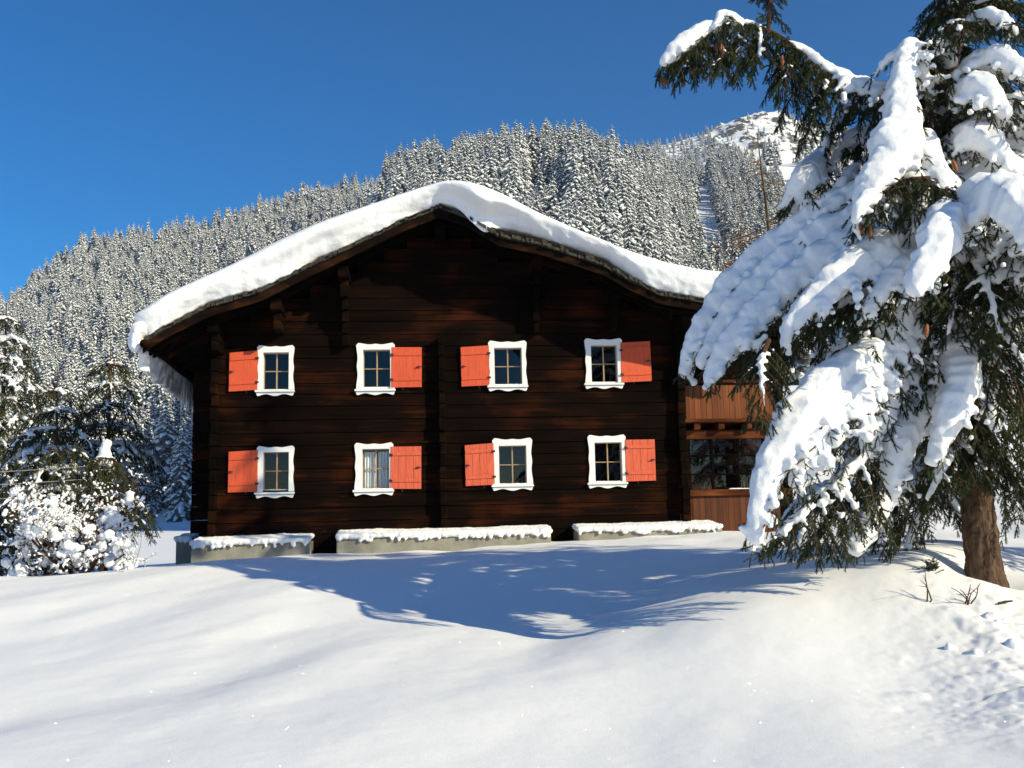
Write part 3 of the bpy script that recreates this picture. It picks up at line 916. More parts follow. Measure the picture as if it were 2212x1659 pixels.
# ------------------------------------------------------------------ concrete walls at the foot of the house
def light_well(label, pts, v_top, off, depth, taper, group='concrete walls at the foot of the house'):
    """pts: u of the two ends, v of the top edge at both ends"""
    (u0, v0), (u1, v1) = pts
    x0, z0 = H(u0, v0, off); x1, z1 = H(u1, v1, off)
    loc = HL + hr * (x0 + x1) / 2 + hd * off
    zg = min(z0, z1) - 1.2
    loc[2] = zg
    e = empty('concrete_wall', loc, YAW)
    tag(e, label, 'wall', group)
    hw = (x1 - x0) / 2
    m = MB()
    n = 24
    t = np.linspace(-hw, hw, n)
    zt_ = np.interp(t, [-hw, hw], [z0, z1]) - zg
    V, Fs = [], []
    for k in range(n):
        V += [(t[k], 0, 0), (t[k], 0, zt_[k]), (t[k], depth, zt_[k]), (t[k], depth, 0)]
    for k in range(n - 1):
        for a in range(3): Fs.append((4 * k + a, 4 * k + a + 1, 4 * k + 5 + a, 4 * k + 4 + a))
    Fs += [(0, 3, 2, 1), (4 * n - 4, 4 * n - 3, 4 * n - 2, 4 * n - 1)]
    m.add(V, Fs)
    o = fix_normals(m.build('wall_body', CONC, e)); bevel(o, 0.015, 2)
    C, Rr = [], []
    for q in np.arange(-hw + 0.02, hw, 0.045):
        z = np.interp(q, [-hw, hw], [z0, z1]) - zg
        for yy in np.arange(-0.02, depth + 0.01, 0.09):
            r = 0.066 + 0.03 * fbm(np.array([q * 1.4 + x0]), np.array([yy * 2]), 2)[0]
            C.append((q + R0.uniform(-.01, .01), yy + R0.uniform(-.02, .02), z + 0.04 + 0.06 * sstep(0, depth, yy))); Rr.append(r)
        if R0.rand() < 0.5: C.append((q, -0.045, z - R0.uniform(0, 0.07))); Rr.append(R0.uniform(.025, .05))
    snow_from_spheres('snow_cap', C, Rr, e, 0.022, 0.03, 3)
    return e


light_well('grey concrete wall with thin snow, left end and shaded by the tree', [(412, 1178), (668, 1170)], 0, -0.75, 0.72, 0)
light_well('longest concrete wall with snow cap, under the middle of the house front', [(727, 1163), (1190, 1151)], 0, -0.75, 0.72, 0)
light_well('concrete wall with snow cap at the right, below the loggia', [(1250, 1148), (1560, 1140)], 0, -0.75, 0.95, 0)
light_well('short concrete pier set back beyond the left corner of the house', [(380, 1168), (412, 1168)], 0, 0.6, 0.8, 0)

# ------------------------------------------------------------------ spruce boughs
def make_shoot(seed, nn=46):
    r = np.random.RandomState(seed)
    mb = MB()
    mb.tube([(0, 0, 0), (0.35, 0, 0.01), (0.75, 0, 0.02), (1, 0, 0)], [0.03, 0.042, 0.036, 0.012], 4, cap=False)
    for k in range(nn):
        t = (k + r.rand()) / nn; a = r.uniform(0, 2 * np.pi)
        d = np.array([0.9, math.cos(a), math.sin(a)]); d /= np.linalg.norm(d)
        s = np.cross(d, [0.2, 0.5, 0.7]); s /= np.linalg.norm(s)
        p = np.array([t * 0.97, 0, 0]); L = 0.23 * r.uniform(0.75, 1.1)
        mb.add([p - s * 0.026, p + s * 0.026, p + d * L], [(0, 1, 2)])
    V = np.concatenate(mb.v)
    T = []
    for a, _ in mb.f:
        if a.shape[1] == 3: T.append(a)
        else: T += [a[:, :3], a[:, [0, 2, 3]]]
    return V, np.concatenate(T)


SHOOTS = [make_shoot(s) for s in range(4)]
SHOOTS_LO = [make_shoot(s, 12) for s in range(10, 13)]


def place_shoots(mb, pos, dirs, lens, lib):
    pos, dirs, lens = np.asarray(pos), np.asarray(dirs), np.asarray(lens)
    dirs = dirs / np.linalg.norm(dirs, axis=1)[:, None]
    rv = R0.normal(size=dirs.shape)
    A = np.cross(dirs, rv); A /= np.linalg.norm(A, axis=1)[:, None]
    B = np.cross(dirs, A)
    pick = R0.randint(0, len(lib), len(pos))
    for k, (V, T) in enumerate(lib):
        s = pick == k
        if not s.any(): continue
        M3 = np.stack([dirs[s], A[s], B[s]], 1) * lens[s][:, None, None]
        W = np.einsum('vk,nkj->nvj', V, M3) + pos[s][:, None]
        mb.add(W, (T[None] + (np.arange(s.sum()) * len(V))[:, None, None]).reshape(-1, 3))


def spline(pts, step):
    pts = np.asarray(pts, float)
    n = len(pts)
    ext = np.concatenate([[2 * pts[0] - pts[1]], pts, [2 * pts[-1] - pts[-2]]])
    out = []
    for i in range(n - 1):
        p0, p1, p2, p3 = ext[i:i + 4]
        k = max(2, int(np.linalg.norm(p2 - p1) / step))
        for t in np.linspace(0, 1, k, endpoint=False):
            out.append(0.5 * ((2 * p1) + (-p0 + p2) * t + (2 * p0 - 5 * p1 + 4 * p2 - p3) * t * t + (-p0 + 3 * p1 - 3 * p2 + p3) * t ** 3))
    out.append(pts[-1])
    return np.array(out)


UPV = np.array([0, 0, 1.0])


def bough(root, pts, rs=0.16, L=0.5, wood=0.03, cover=0.9, hang=0.5, sc=1.0, step=0.1, lib=None, loc=None, name='bough', droop=0.55, need=None, voxel=0.024, dens=1.0, disp=0.05, tipr=0.5, spine=1.0, speck=1.0):
    """one drooping branch: wood + needles as a part, its load of snow as a sub-part"""
    lib = lib or SHOOTS
    loc = np.zeros(3) if loc is None else loc
    S = spline(pts, 0.05 * sc) - loc
    n = len(S)
    T = np.gradient(S, axis=0); T /= np.linalg.norm(T, axis=1)[:, None] + 1e-9
    seg = np.linalg.norm(np.diff(S, axis=0), axis=1); arc = np.concatenate([[0], np.cumsum(seg)]); Ltot = arc[-1]
    mb = MB()
    mb.tube(S[::3] if n > 6 else S, np.linspace(wood, wood * 0.25, len(S[::3] if n > 6 else S)), 6, 1)
    pos, dr, ln_ = [], [], []
    C, Rr = [], []
    rsf = (lambda t: rs * (1 - (1 - tipr) * t ** 1.5)) if np.isscalar(rs) else (lambda t: np.interp(t, np.linspace(0, 1, len(rs)), rs))
    a = 0.08 * Ltot
    ph = R0.uniform(0, 90)
    side = 1
    while a < Ltot:
        t = a / Ltot
        k = min(n - 1, int(np.searchsorted(arc, a)))
        p, tg = S[k], T[k]
        lat = np.cross(tg, UPV); h = np.linalg.norm(lat)
        if h < 0.35:
            an = R0.uniform(0, 6.28); lat = lat + np.array([math.cos(an), math.sin(an), 0]) * 0.6
        lat = lat / np.linalg.norm(lat)
        prof = min(1, (t + 0.05) / 0.22) * (1 - t) ** 0.55 + 0.16
        tl = L * prof * R0.uniform(0.65, 1.2)
        d0 = lat * side * R0.uniform(0.65, 0.95) + tg * R0.uniform(0.4, 0.75) + UPV * R0.uniform(-0.1, 0.12)
        d0 /= np.linalg.norm(d0)
        ns = max(2, int(tl / ((0.032 if cover >= 0.8 else 0.037) * sc)))
        w = np.linspace(0, 1, ns + 1)[:, None]
        tw = p + d0 * tl * w - UPV * droop * tl * w ** 2
        td = np.gradient(tw, axis=0); td /= np.linalg.norm(td, axis=1)[:, None] + 1e-9
        mb.tube(tw, np.linspace(0.008, 0.003, ns + 1) * sc, 3, 1, cap=False)
        for q in range(1, ns + 1):
            for rep in range(2 if R0.rand() < dens - 1 + 1e-9 or dens >= 2 else 1):
                sd2 = np.cross(td[q], UPV); sd2 /= np.linalg.norm(sd2) + 1e-9
                sgn = 1 if (q + rep) % 2 else -1
                dn = R0.rand() < hang
                d = td[q] * R0.uniform(0.4, 0.9) + sd2 * sgn * R0.uniform(0.3, 0.9) - UPV * (R0.uniform(0.6, 1.9) if dn else R0.uniform(-0.35, 0.3))
                pos.append(tw[q]); dr.append(d); ln_.append((R0.uniform(0.09, 0.16) if dn else R0.uniform(0.08, 0.13)) * sc)
        pos.append(tw[-1]); dr.append(td[-1]); ln_.append(0.11 * sc)
        if R0.rand() < cover:
            r0 = rsf(t) * 0.56
            s = 0.0
            lim = tl * R0.uniform(0.4, 0.85)
            while s < lim:
                f = s / tl
                slope = (d0[2] - 2 * droop * f) / math.hypot(math.hypot(d0[0], d0[1]), d0[2] - 2 * droop * f)
                r = r0 * (1 - 0.3 * f) * R0.uniform(0.72, 1.28) * (1 - 0.55 * sstep(0.55, 0.95, -slope))
                C.append(p + d0 * s - UPV * droop * tl * f * f + UPV * r * 0.55); Rr.append(r)
                s += max(r * 0.65, 0.02)
            for q in range(int(tl / 0.07 * speck)):
                f = R0.uniform(0.3, 0.9)
                r = R0.uniform(0.026, 0.055) * min(1, r0 / 0.06) * sc ** 0.5
                C.append(p + d0 * f * tl - UPV * droop * tl * f * f + R0.normal(size=3) * np.array([0.04, 0.04, 0.012]) * sc + UPV * r * 0.3); Rr.append(r)
        a += step * sc * R0.uniform(0.75, 1.25)
        side = -side
    for k in range(0, n):
        t = arc[k] / Ltot
        r = rsf(t) * R0.uniform(0.88, 1.1)
        if spine < 1 and fbm(np.array([arc[k] * 2.2 / sc + ph]), np.array([ph]), 2)[0] > spine - 0.5: continue
        if k % max(1, int(r * 0.5 / (0.05 * sc))) == 0 and cover > 0.3 and r > 0.015:
            C.append(S[k] + UPV * r * 0.5); Rr.append(r)
    place_shoots(mb, pos, dr, ln_, lib)
    o = mb.build(name, [need or NEED, TWIG], root)
    if C and cover > 0.02:
        big = cover >= 0.8 and sc <= 1
        snow_from_spheres('snow', C, Rr, o, voxel, 0.07 if big else disp, 3, TEXB if big else TEX)
    return o


def cone(root, at, loc, ln=0.15):
    mb = MB()
    z = np.linspace(0, -ln, 7)
    mb.tube(np.stack([0.006 * np.sin(z * 20), 0 * z, z], -1), np.array([0.008, 0.02, 0.024, 0.024, 0.021, 0.015, 0.004]), 8)
    o = mb.build('cone', CONE, root, smooth=True)
    o.location = np.asarray(at) - loc
    o.rotation_euler = (R0.uniform(-.2, .2), R0.uniform(-.25, .25), 0)
    return o


# ---- the big spruce
TK = 0.93
TP = PP([(2142, 1290, 12), (2128, 1240, 12), (2115, 1130, 12.02), (2106, 1030, 12.05), (2090, 850, 12.05), (2075, 650, 12.05), (2045, 450, 12.05), (2026, 300, 12.05), (2032, 205, 12.05), (2062, 110, 12.05), (2080, -20, 12.05), (2092, -200, 12.05), (2098, -330, 12.05)], TK)
base = np.array([TP[1][0], TP[1][1], TP[1][2] - 0.1])
tree = empty('spruce_tree', base)
tag(tree, 'big crooked spruce bowed under thick snow, standing right of the house', 'tree')
tk = MB()
TS = spline(TP, 0.12) - base
tr_ = np.interp(np.linspace(0, 1, len(TS)), [0, 0.04, 0.1, 0.22, 0.4, 0.6, 0.72, 0.85, 1], [0.21, 0.185, 0.178, 0.17, 0.145, 0.11, 0.07, 0.052, 0.015])
tk.tube(TS, tr_, 22)
to = tk.build('trunk', BARK, tree, smooth=True)
md = to.modifiers.new('sub', 'SUBSURF'); md.levels = md.render_levels = 2
tbk = bpy.data.textures.new('bark_relief', 'VORONOI'); tbk.noise_scale = 0.07
md = to.modifiers.new('bark', 'DISPLACE'); md.texture = tbk; md.strength = 0.045; md.texture_coords = 'LOCAL'

B_ = lambda pts, **k: bough(tree, PP(pts, TK), loc=base, **k)
# crown limb that sweeps up and out to the upper left
B_([(2030, 262, 12), (1950, 222, 12.0), (1870, 198, 12.1), (1790, 160, 12.2), (1730, 112, 12.3), (1670, 70, 12.35), (1605, 52, 12.35), (1545, 62, 12.35), (1485, 100, 12.3), (1425, 146, 12.3)], rs=[0.14, 0.14, 0.13, 0.11, 0.09, 0.012, 0.05, 0.012, 0.012, 0.012], L=0.5, wood=0.045, hang=0.85, droop=0.9, step=0.05, cover=0.42, dens=2)
B_([(1548, 66, 12.3), (1510, 82, 12.25), (1475, 108, 12.2), (1440, 140, 12.2)], rs=[0.10, 0.14, 0.14, 0.10], L=0.22, cover=0.6, hang=0.8)
for u0, v0, u1, v1 in ((1640, 62, 1632, 150), (1600, 60, 1590, 158), (1560, 70, 1552, 150), (1520, 85, 1512, 150), (1480, 105, 1474, 160), (1700, 100, 1690, 200)):
    B_([(u0, v0, 12.3), ((u0 + u1) / 2 + 6, (v0 + v1) / 2, 12.1), (u1, v1, 12.05)], rs=0.05, L=0.26, cover=0.4, spine=0.35, hang=0.9, step=0.05, dens=2)
B_([(1660, 80, 12.35), (1662, 20, 12.35), (1672, -60, 12.3), (1668, -150, 12.3)], rs=0.03, L=0.24, cover=0.15, hang=0.6, step=0.06, dens=2)
B_([(1590, 60, 12.35), (1565, 40, 12.25), (1545, 62, 12.15)], rs=0.11, L=0.2, cover=0.6)
B_([(1715, 105, 12.3), (1708, 150, 12.2), (1712, 205, 12.15), (1690, 240, 12.15)], rs=0.05, L=0.34, cover=0.25, hang=0.8, step=0.07, dens=2)
B_([(1800, 170, 12.2), (1770, 200, 12.1), (1755, 250, 12.05), (1740, 300, 12)], rs=0.05, L=0.38, cover=0.3, hang=0.8, step=0.07, dens=2)
# middle left
B_([(1990, 250, 12.5), (1900, 225, 13.20), (1840, 235, 13.15), (1795, 280, 13.10), (1780, 340, 13.10)], rs=0.12, L=0.4, cover=0.5, hang=0.8, dens=2)
B_([(1990, 330, 12.5), (1900, 300, 13.30), (1830, 320, 13.30), (1775, 360, 13.25), (1735, 410, 12.5), (1712, 450, 13.15)], rs=[0.12, 0.15, 0.16, 0.19, 0.19, 0.1], L=0.45, cover=0.6, hang=0.7, dens=2)
B_([(1960, 380, 12.5), (1880, 360, 13.25), (1820, 400, 12.5), (1790, 460, 13.15)], rs=0.12, L=0.42, cover=0.35, hang=0.8, dens=2)
# the peaked white mass
B_([(2030, 300, 11.9), (1995, 180, 11.7), (1968, 112, 11.6), (1955, 165, 11.45), (1948, 235, 11.35), (1950, 300, 11.2), (1930, 360, 11.05), (1890, 420, 10.95), (1868, 470, 10.9)], rs=[0.05, 0.09, 0.10, 0.15, 0.16, 0.24, 0.32, 0.26, 0.14], L=0.45, cover=0.9, hang=0.5, droop=0.6)
B_([(1990, 320, 11.4), (2020, 370, 11.1), (2040, 420, 10.95), (2050, 460, 10.9)], rs=0.18, L=0.4, cover=0.8)
B_([(2010, 230, 11.9), (2010, 270, 11.6), (2000, 330, 11.45)], rs=0.03, L=0.35, cover=0.1, hang=0.5, step=0.06, dens=2)
B_([(1975, 400, 11.2), (1990, 440, 10.95), (1985, 480, 10.85)], rs=0.16, L=0.35, cover=0.8)
B_([(1940, 440, 11.1), (1880, 470, 10.9), (1855, 500, 10.8)], rs=0.15, L=0.3, cover=0.9)
# the wide sheet over the loggia
B_([(2000, 430, 12.0), (1900, 420, 12.2), (1810, 460, 12.5), (1720, 520, 12.8), (1630, 585, 13.0), (1560, 665, 13.1), (1505, 745, 13.1), (1482, 812, 13.1)], rs=[0.12, 0.19, 0.22, 0.22, 0.22, 0.22, 0.18, 0.11], L=0.6, wood=0.05, cover=1, hang=0.45, droop=0.5)
B_([(2000, 480, 11.7), (1900, 515, 11.75), (1800, 570, 11.8), (1705, 640, 11.9), (1620, 715, 11.9), (1560, 780, 11.9), (1535, 830, 11.9)], rs=[0.12, 0.22, 0.25, 0.25, 0.22, 0.18, 0.1], L=0.6, wood=0.05, cover=1, hang=0.5, droop=0.55)
B_([(2010, 530, 11.4), (1930, 555, 11.15), (1850, 600, 10.95), (1770, 655, 10.85), (1715, 705, 10.8), (1700, 745, 10.8)], rs=[0.12, 0.22, 0.25, 0.22, 0.16, 0.08], L=0.55, wood=0.04, cover=0.95, hang=0.6, droop=0.6)
B_([(2020, 560, 11.2), (1965, 590, 10.9), (1915, 630, 10.7), (1880, 675, 10.6)], rs=0.19, L=0.5, cover=0.95, hang=0.6, droop=0.6)
B_([(1660, 735, 10.8), (1645, 780, 10.4), (1645, 815, 10.2), (1650, 865, 10.1), (1655, 908, 10.1)], rs=0.04, L=0.3, cover=0.4, spine=0.3, hang=0.9, step=0.07, dens=2)
B_([(1990, 455, 11.8), (1890, 470, 12.0), (1790, 520, 12.2), (1690, 590, 12.4), (1610, 660, 12.5), (1550, 735, 12.5), (1520, 790, 12.5)], rs=[0.1, 0.18, 0.22, 0.22, 0.2, 0.17, 0.1], L=0.4, cover=1, hang=0.4)
# shade-casting boughs added on the right, reaching out of the picture towards the viewer
B_([(2090, 560, 12), (2250, 520, 10.4), (2390, 545, 9.7)], rs=0.2, L=0.7, cover=0.7, hang=0.6, voxel=0.03)
B_([(2090, 620, 12), (2280, 575, 10.3), (2410, 615, 9.6)], rs=0.17, L=0.7, cover=0.6, hang=0.6, voxel=0.03)
B_([(2090, 700, 12), (2300, 650, 10.4), (2420, 700, 9.7)], rs=0.16, L=0.7, cover=0.5, hang=0.6, voxel=0.03)
B_([(2010, 385, 11.0), (1950, 390, 10.75), (1905, 420, 10.6), (1885, 460, 10.55)], rs=0.04, L=0.34, cover=0.1, spine=0.3, hang=0.7, step=0.05, dens=2)
B_([(2020, 390, 10.9), (1990, 410, 10.65), (1970, 450, 10.55)], rs=0.04, L=0.34, cover=0.1, spine=0.3, hang=0.7, step=0.05, dens=2)
B_([(2050, 390, 11.0), (2040, 430, 10.7), (2030, 480, 10.6)], rs=0.04, L=0.3, cover=0.15, spine=0.3, hang=0.7, step=0.05, dens=2)
B_([(1890, 440, 10.7), (1862, 450, 10.5), (1850, 480, 10.45)], rs=0.13, L=0.18, cover=0.9)
# dark hanging foliage below the sheet
for q, (u0, v0, u1, v1, y) in enumerate([(1960, 620, 1720, 730, 11.3), (1990, 640, 1800, 760, 11.4), (2010, 660, 1880, 780, 11.5)]):
    B_([(u0, v0, y + 0.3), ((u0 + u1) / 2, (v0 + v1) / 2 - 25, y), (u1, v1, y - 0.2), (u1 - 20, v1 + 50, y - 0.2)], rs=0.07, L=0.5, cover=0.4, spine=0.5, hang=0.85, step=0.07, dens=2)
# lower left bough down to the snow
B_([(2060, 640, 12), (1960, 710, 11.6), (1880, 780, 11.1), (1795, 850, 10.75), (1725, 930, 10.5), (1672, 1020, 10.35), (1640, 1105, 10.25), (1634, 1172, 10.2)], rs=[0.08, 0.12, 0.15, 0.19, 0.24, 0.24, 0.17, 0.08], L=0.6, wood=0.05, cover=1, hang=0.5, droop=0.6)
B_([(1940, 770, 11.4), (1870, 830, 10.9), (1805, 905, 10.6), (1760, 985, 10.4), (1725, 1050, 10.3)], rs=[0.1, 0.17, 0.2, 0.18, 0.1], L=0.5, cover=0.95, hang=0.55, droop=0.6)
B_([(1900, 960, 11.2), (1830, 1030, 10.9), (1770, 1085, 10.6), (1720, 1130, 10.4), (1675, 1165, 10.3)], rs=[0.05, 0.06, 0.07, 0.07, 0.05], wood=0.016, L=0.55, cover=0.6, spine=0.4, hang=0.75, step=0.07, dens=2)
B_([(1900, 1000, 11.7), (1850, 1060, 11.5), (1800, 1120, 11.4), (1760, 1180, 11.3)], rs=0.06, L=0.55, cover=0.4, spine=0.2, hang=0.75, step=0.07, dens=2)
# middle sheets
B_([(2050, 640, 11.8), (1985, 680, 11.5), (1935, 730, 11.3), (1908, 780, 11.2), (1895, 830, 11.15)], rs=[0.06, 0.12, 0.22, 0.24, 0.12], L=0.42, cover=0.95, hang=0.6, droop=0.6)
B_([(2010, 720, 11.8), (1960, 790, 11.5), (1915, 870, 11.3), (1885, 950, 11.2), (1870, 1000, 11.2)], rs=[0.06, 0.1, 0.16, 0.2, 0.08], L=0.4, cover=0.85, hang=0.6, droop=0.6)
B_([(2050, 800, 11.9), (2000, 880, 11.5), (1955, 960, 11.25), (1930, 1030, 11.1), (1930, 1075, 11.1)], rs=[0.05, 0.1, 0.19, 0.2, 0.08], L=0.42, cover=0.85, hang=0.65, droop=0.6)
B_([(2000, 650, 11.9), (1985, 720, 11.7), (1990, 790, 11.6), (1985, 850, 11.5)], rs=0.1, L=0.35, cover=0.6, hang=0.7)
B_([(2085, 720, 11.8), (2065, 760, 11.3), (2080, 830, 11.0), (2060, 900, 10.8), (2035, 955, 10.75), (2020, 1000, 10.75)], rs=[0.08, 0.15, 0.22, 0.22, 0.17, 0.09], L=0.45, cover=0.95, hang=0.5, droop=0.6)
B_([(2080, 780, 11.7), (2110, 830, 11.2), (2135, 880, 11.0), (2150, 930, 10.95)], rs=0.13, L=0.4, cover=0.7, hang=0.6)
B_([(1960, 1010, 11.8), (1925, 1070, 11.6), (1885, 1130, 11.5), (1850, 1190, 11.45)], rs=[0.08, 0.12, 0.16, 0.16], L=0.3, cover=0.7, hang=0.6)
B_([(2040, 960, 12.1), (1990, 1040, 11.9), (1960, 1110, 11.8), (1950, 1170, 11.8)], rs=0.06, L=0.45, cover=0.3, hang=0.8, dens=2)
# right-hand boughs
B_([(2040, 330, 12), (2100, 300, 11.8), (2170, 265, 11.6), (2260, 255, 11.4), (2350, 290, 11.3)], rs=[0.12, 0.2, 0.22, 0.2, 0.1], L=0.5, cover=0.7, hang=0.7)
B_([(2050, 430, 12), (2110, 400, 11.6), (2180, 385, 11.3), (2270, 410, 11.1)], rs=[0.08, 0.16, 0.18, 0.1], L=0.5, cover=0.7, hang=0.7)
B_([(2065, 500, 11.9), (2110, 455, 10.7), (2170, 455, 10.0), (2230, 505, 9.6), (2270, 590, 9.5)], rs=[0.1, 0.2, 0.26, 0.27, 0.15], L=0.55, cover=0.95, hang=0.55)
B_([(2075, 480, 11.6), (2050, 495, 10.7), (2032, 540, 10.1), (2005, 588, 9.9), (1978, 632, 9.8)], rs=[0.08, 0.2, 0.25, 0.22, 0.12], L=0.4, cover=0.95, hang=0.55)
B_([(2090, 560, 11.8), (2110, 575, 11.0), (2140, 640, 10.5), (2160, 720, 10.3)], rs=0.06, L=0.6, cover=0.35, hang=0.6, step=0.07, dens=2)
B_([(2090, 580, 11.8), (2070, 600, 11.2), (2060, 660, 10.8), (2050, 720, 10.7)], rs=0.07, L=0.5, cover=0.35, hang=0.6, step=0.07, dens=2)
B_([(2100, 600, 11.8), (2170, 610, 11.0), (2230, 660, 10.7), (2290, 740, 10.6)], rs=0.1, L=0.6, cover=0.5, hang=0.6, dens=2)
B_([(2090, 700, 11.9), (2140, 740, 11.2), (2190, 820, 10.9), (2220, 910, 10.8)], rs=0.05, L=0.6, cover=0.25, hang=0.7, step=0.07, dens=2)
B_([(2095, 760, 12), (2160, 830, 11.5), (2220, 930, 11.3), (2250, 1030, 11.2)], rs=0.05, L=0.6, cover=0.25, hang=0.7, step=0.07, dens=2)
B_([(2095, 860, 12), (2060, 920, 11.6), (2040, 980, 11.5), (2030, 1030, 11.5)], rs=0.04, L=0.5, cover=0.2, hang=0.8, step=0.07, dens=2)
B_([(2100, 880, 12), (2130, 930, 11.6), (2170, 1000, 11.4), (2200, 1060, 11.4)], rs=0.04, L=0.5, cover=0.2, hang=0.8, step=0.07, dens=2)
B_([(2100, 900, 12), (2100, 950, 11.7), (2110, 1000, 11.6)], rs=0.03, L=0.45, cover=0.1, hang=0.8, step=0.07, dens=2)
B_([(2180, 1000, 12.6), (2200, 1060, 12.6), (2220, 1120, 12.6)], rs=0.06, L=0.5, cover=0.5, hang=0.8)
B_([(2060, 260, 12), (2110, 230, 11.7), (2160, 230, 11.5)], rs=0.14, L=0.4, cover=0.7, hang=0.7)
B_([(2070, 180, 12), (2110, 150, 11.5), (2160, 140, 11.2), (2220, 170, 11.0)], rs=[0.08, 0.14, 0.16, 0.1], L=0.4, cover=0.8, hang=0.6)
B_([(2060, 250, 11.9), (2090, 215, 11.4), (2130, 215, 11.1), (2170, 250, 10.95)], rs=[0.1, 0.2, 0.2, 0.1], L=0.42, cover=0.85, hang=0.6)
B_([(2055, 320, 11.9), (2100, 310, 11.3), (2150, 335, 11.0), (2190, 380, 10.9)], rs=[0.1, 0.17, 0.19, 0.1], L=0.42, cover=0.8, hang=0.6)
B_([(2075, 90, 12), (2110, 50, 11.6), (2150, 45, 11.4), (2190, 75, 11.3)], rs=[0.06, 0.1, 0.12, 0.07], L=0.36, cover=0.7, hang=0.6)
B_([(2090, 660, 11.8), (2130, 690, 11.0), (2180, 740, 10.7), (2220, 800, 10.6)], rs=0.07, L=0.4, cover=0.6, spine=0.55, hang=0.6, speck=1.5)
B_([(2050, 140, 11.95), (2035, 105, 11.7), (2020, 100, 11.6)], rs=0.13, L=0.2, cover=0.7)
B_([(2095, 930, 12), (2062, 975, 11.5), (2032, 1025, 11.3), (2005, 1080, 11.3)], rs=0.08, L=0.42, cover=0.6, spine=0.6, hang=0.6, dens=2)
B_([(2100, 930, 12.1), (1995, 1000, 12.2), (1930, 1085, 12.2), (1900, 1160, 12.2)], rs=0.11, L=0.5, cover=0.65, spine=0.7, hang=0.65, dens=2)
B_([(2080, 960, 12.2), (2005, 1050, 12.4), (1978, 1130, 12.4), (1962, 1185, 12.4)], rs=0.10, L=0.5, cover=0.6, spine=0.6, hang=0.7, dens=2)
B_([(2100, 940, 12), (2150, 985, 11.8), (2192, 1055, 11.8), (2218, 1120, 11.8)], rs=0.08, L=0.5, cover=0.55, spine=0.6, hang=0.7, dens=2)
B_([(2095, 950, 11.9), (2105, 990, 11.6), (2122, 1035, 11.5)], rs=0.06, L=0.38, cover=0.5, spine=0.5, hang=0.7, dens=2)
# crown: whorls round the leader, and the back of the tree
tz = TS[:, 2]
for h in np.arange(1.9, TS[-1, 2] - 0.25, 0.36):
    k = int(np.searchsorted(tz, h)); c = TS[min(k, len(TS) - 1)] + base
    top = h > 5.0
    ln0 = np.interp(h, [1.9, 4.5, 5.6, TS[-1, 2]], [2.5, 1.9, 1.15, 0.3])
    nb = 6 if top else 3
    for q in range(nb):
        an = R0.uniform(0, 6.28) if top else R0.uniform(-0.55, 2.3)
        d = np.array([math.cos(an), math.sin(an), 0])
        if top and d[0] < -0.5: ln1 = ln0 * 0.55
        else: ln1 = ln0
        dz = R0.uniform(-0.35, -0.1)
        p = [c, c + d * ln1 * 0.4 + UPV * 0.06 * ln1, c + d * ln1 * 0.75 + UPV * (dz * 0.5 * ln1), c + d * ln1 + UPV * dz * ln1 * 1.6]
        bough(tree, p, rs=0.06 if top else 0.12, L=0.36 if top else 0.45, cover=0.6 if top else 0.7, spine=0.6 if top else 1.0, hang=0.75, loc=base, step=0.09 if top else 0.14, dens=2 if top else 1, voxel=0.035)
for (u, v, y) in [(1425, 158, 12.25), (1440, 165, 12.25), (1470, 160, 12.2), (1478, 165, 12.2), (1555, 85, 12.1), (1560, 95, 12.1), (1548, 92, 12.1), (1690, 120, 12.0), (1500, 140, 12.2), (1858, 590 - 110, 10.7), (1878, 485, 10.7), (2058, 345, 10.9), (2003, 700, 10.6), (1575, 150, 12.2)]:
    cone(tree, P(u, v, y * TK), base)

# ---- second stem that stands behind it
b2 = P(1866, 1195, 13.6); b2[2] -= 0.15
t2 = empty('spruce_tree', b2)
tag(t2, 'smaller spruce with grey stem half hidden behind the big bowed spruce', 'tree')
tk = MB(); S2 = np.array([(0, 0, 0), (0.02, 0, 0.9), (0.04, 0, 1.8), (0.05, 0, 2.7), (0.08, 0, 3.5)])
tk.tube(spline(S2, 0.2), np.linspace(0.17, 0.03, len(spline(S2, 0.2))), 14)
tk.build('trunk', BARK, t2, smooth=True)
for h in np.arange(1.0, 3.4, 0.3):
    for q in range(5):
        an = R0.uniform(0, 6.28); d = np.array([math.cos(an), math.sin(an), 0]); l = np.interp(h, [1, 3.4], [1.5, 0.4])
        c = np.array([0.03, 0, h])
        bough(t2, [c, c + d * l * 0.5, c + d * l * 0.85 - UPV * 0.25 * l, c + d * l - UPV * 0.5 * l], rs=0.09, L=0.4, cover=0.6, hang=0.75, step=0.13)

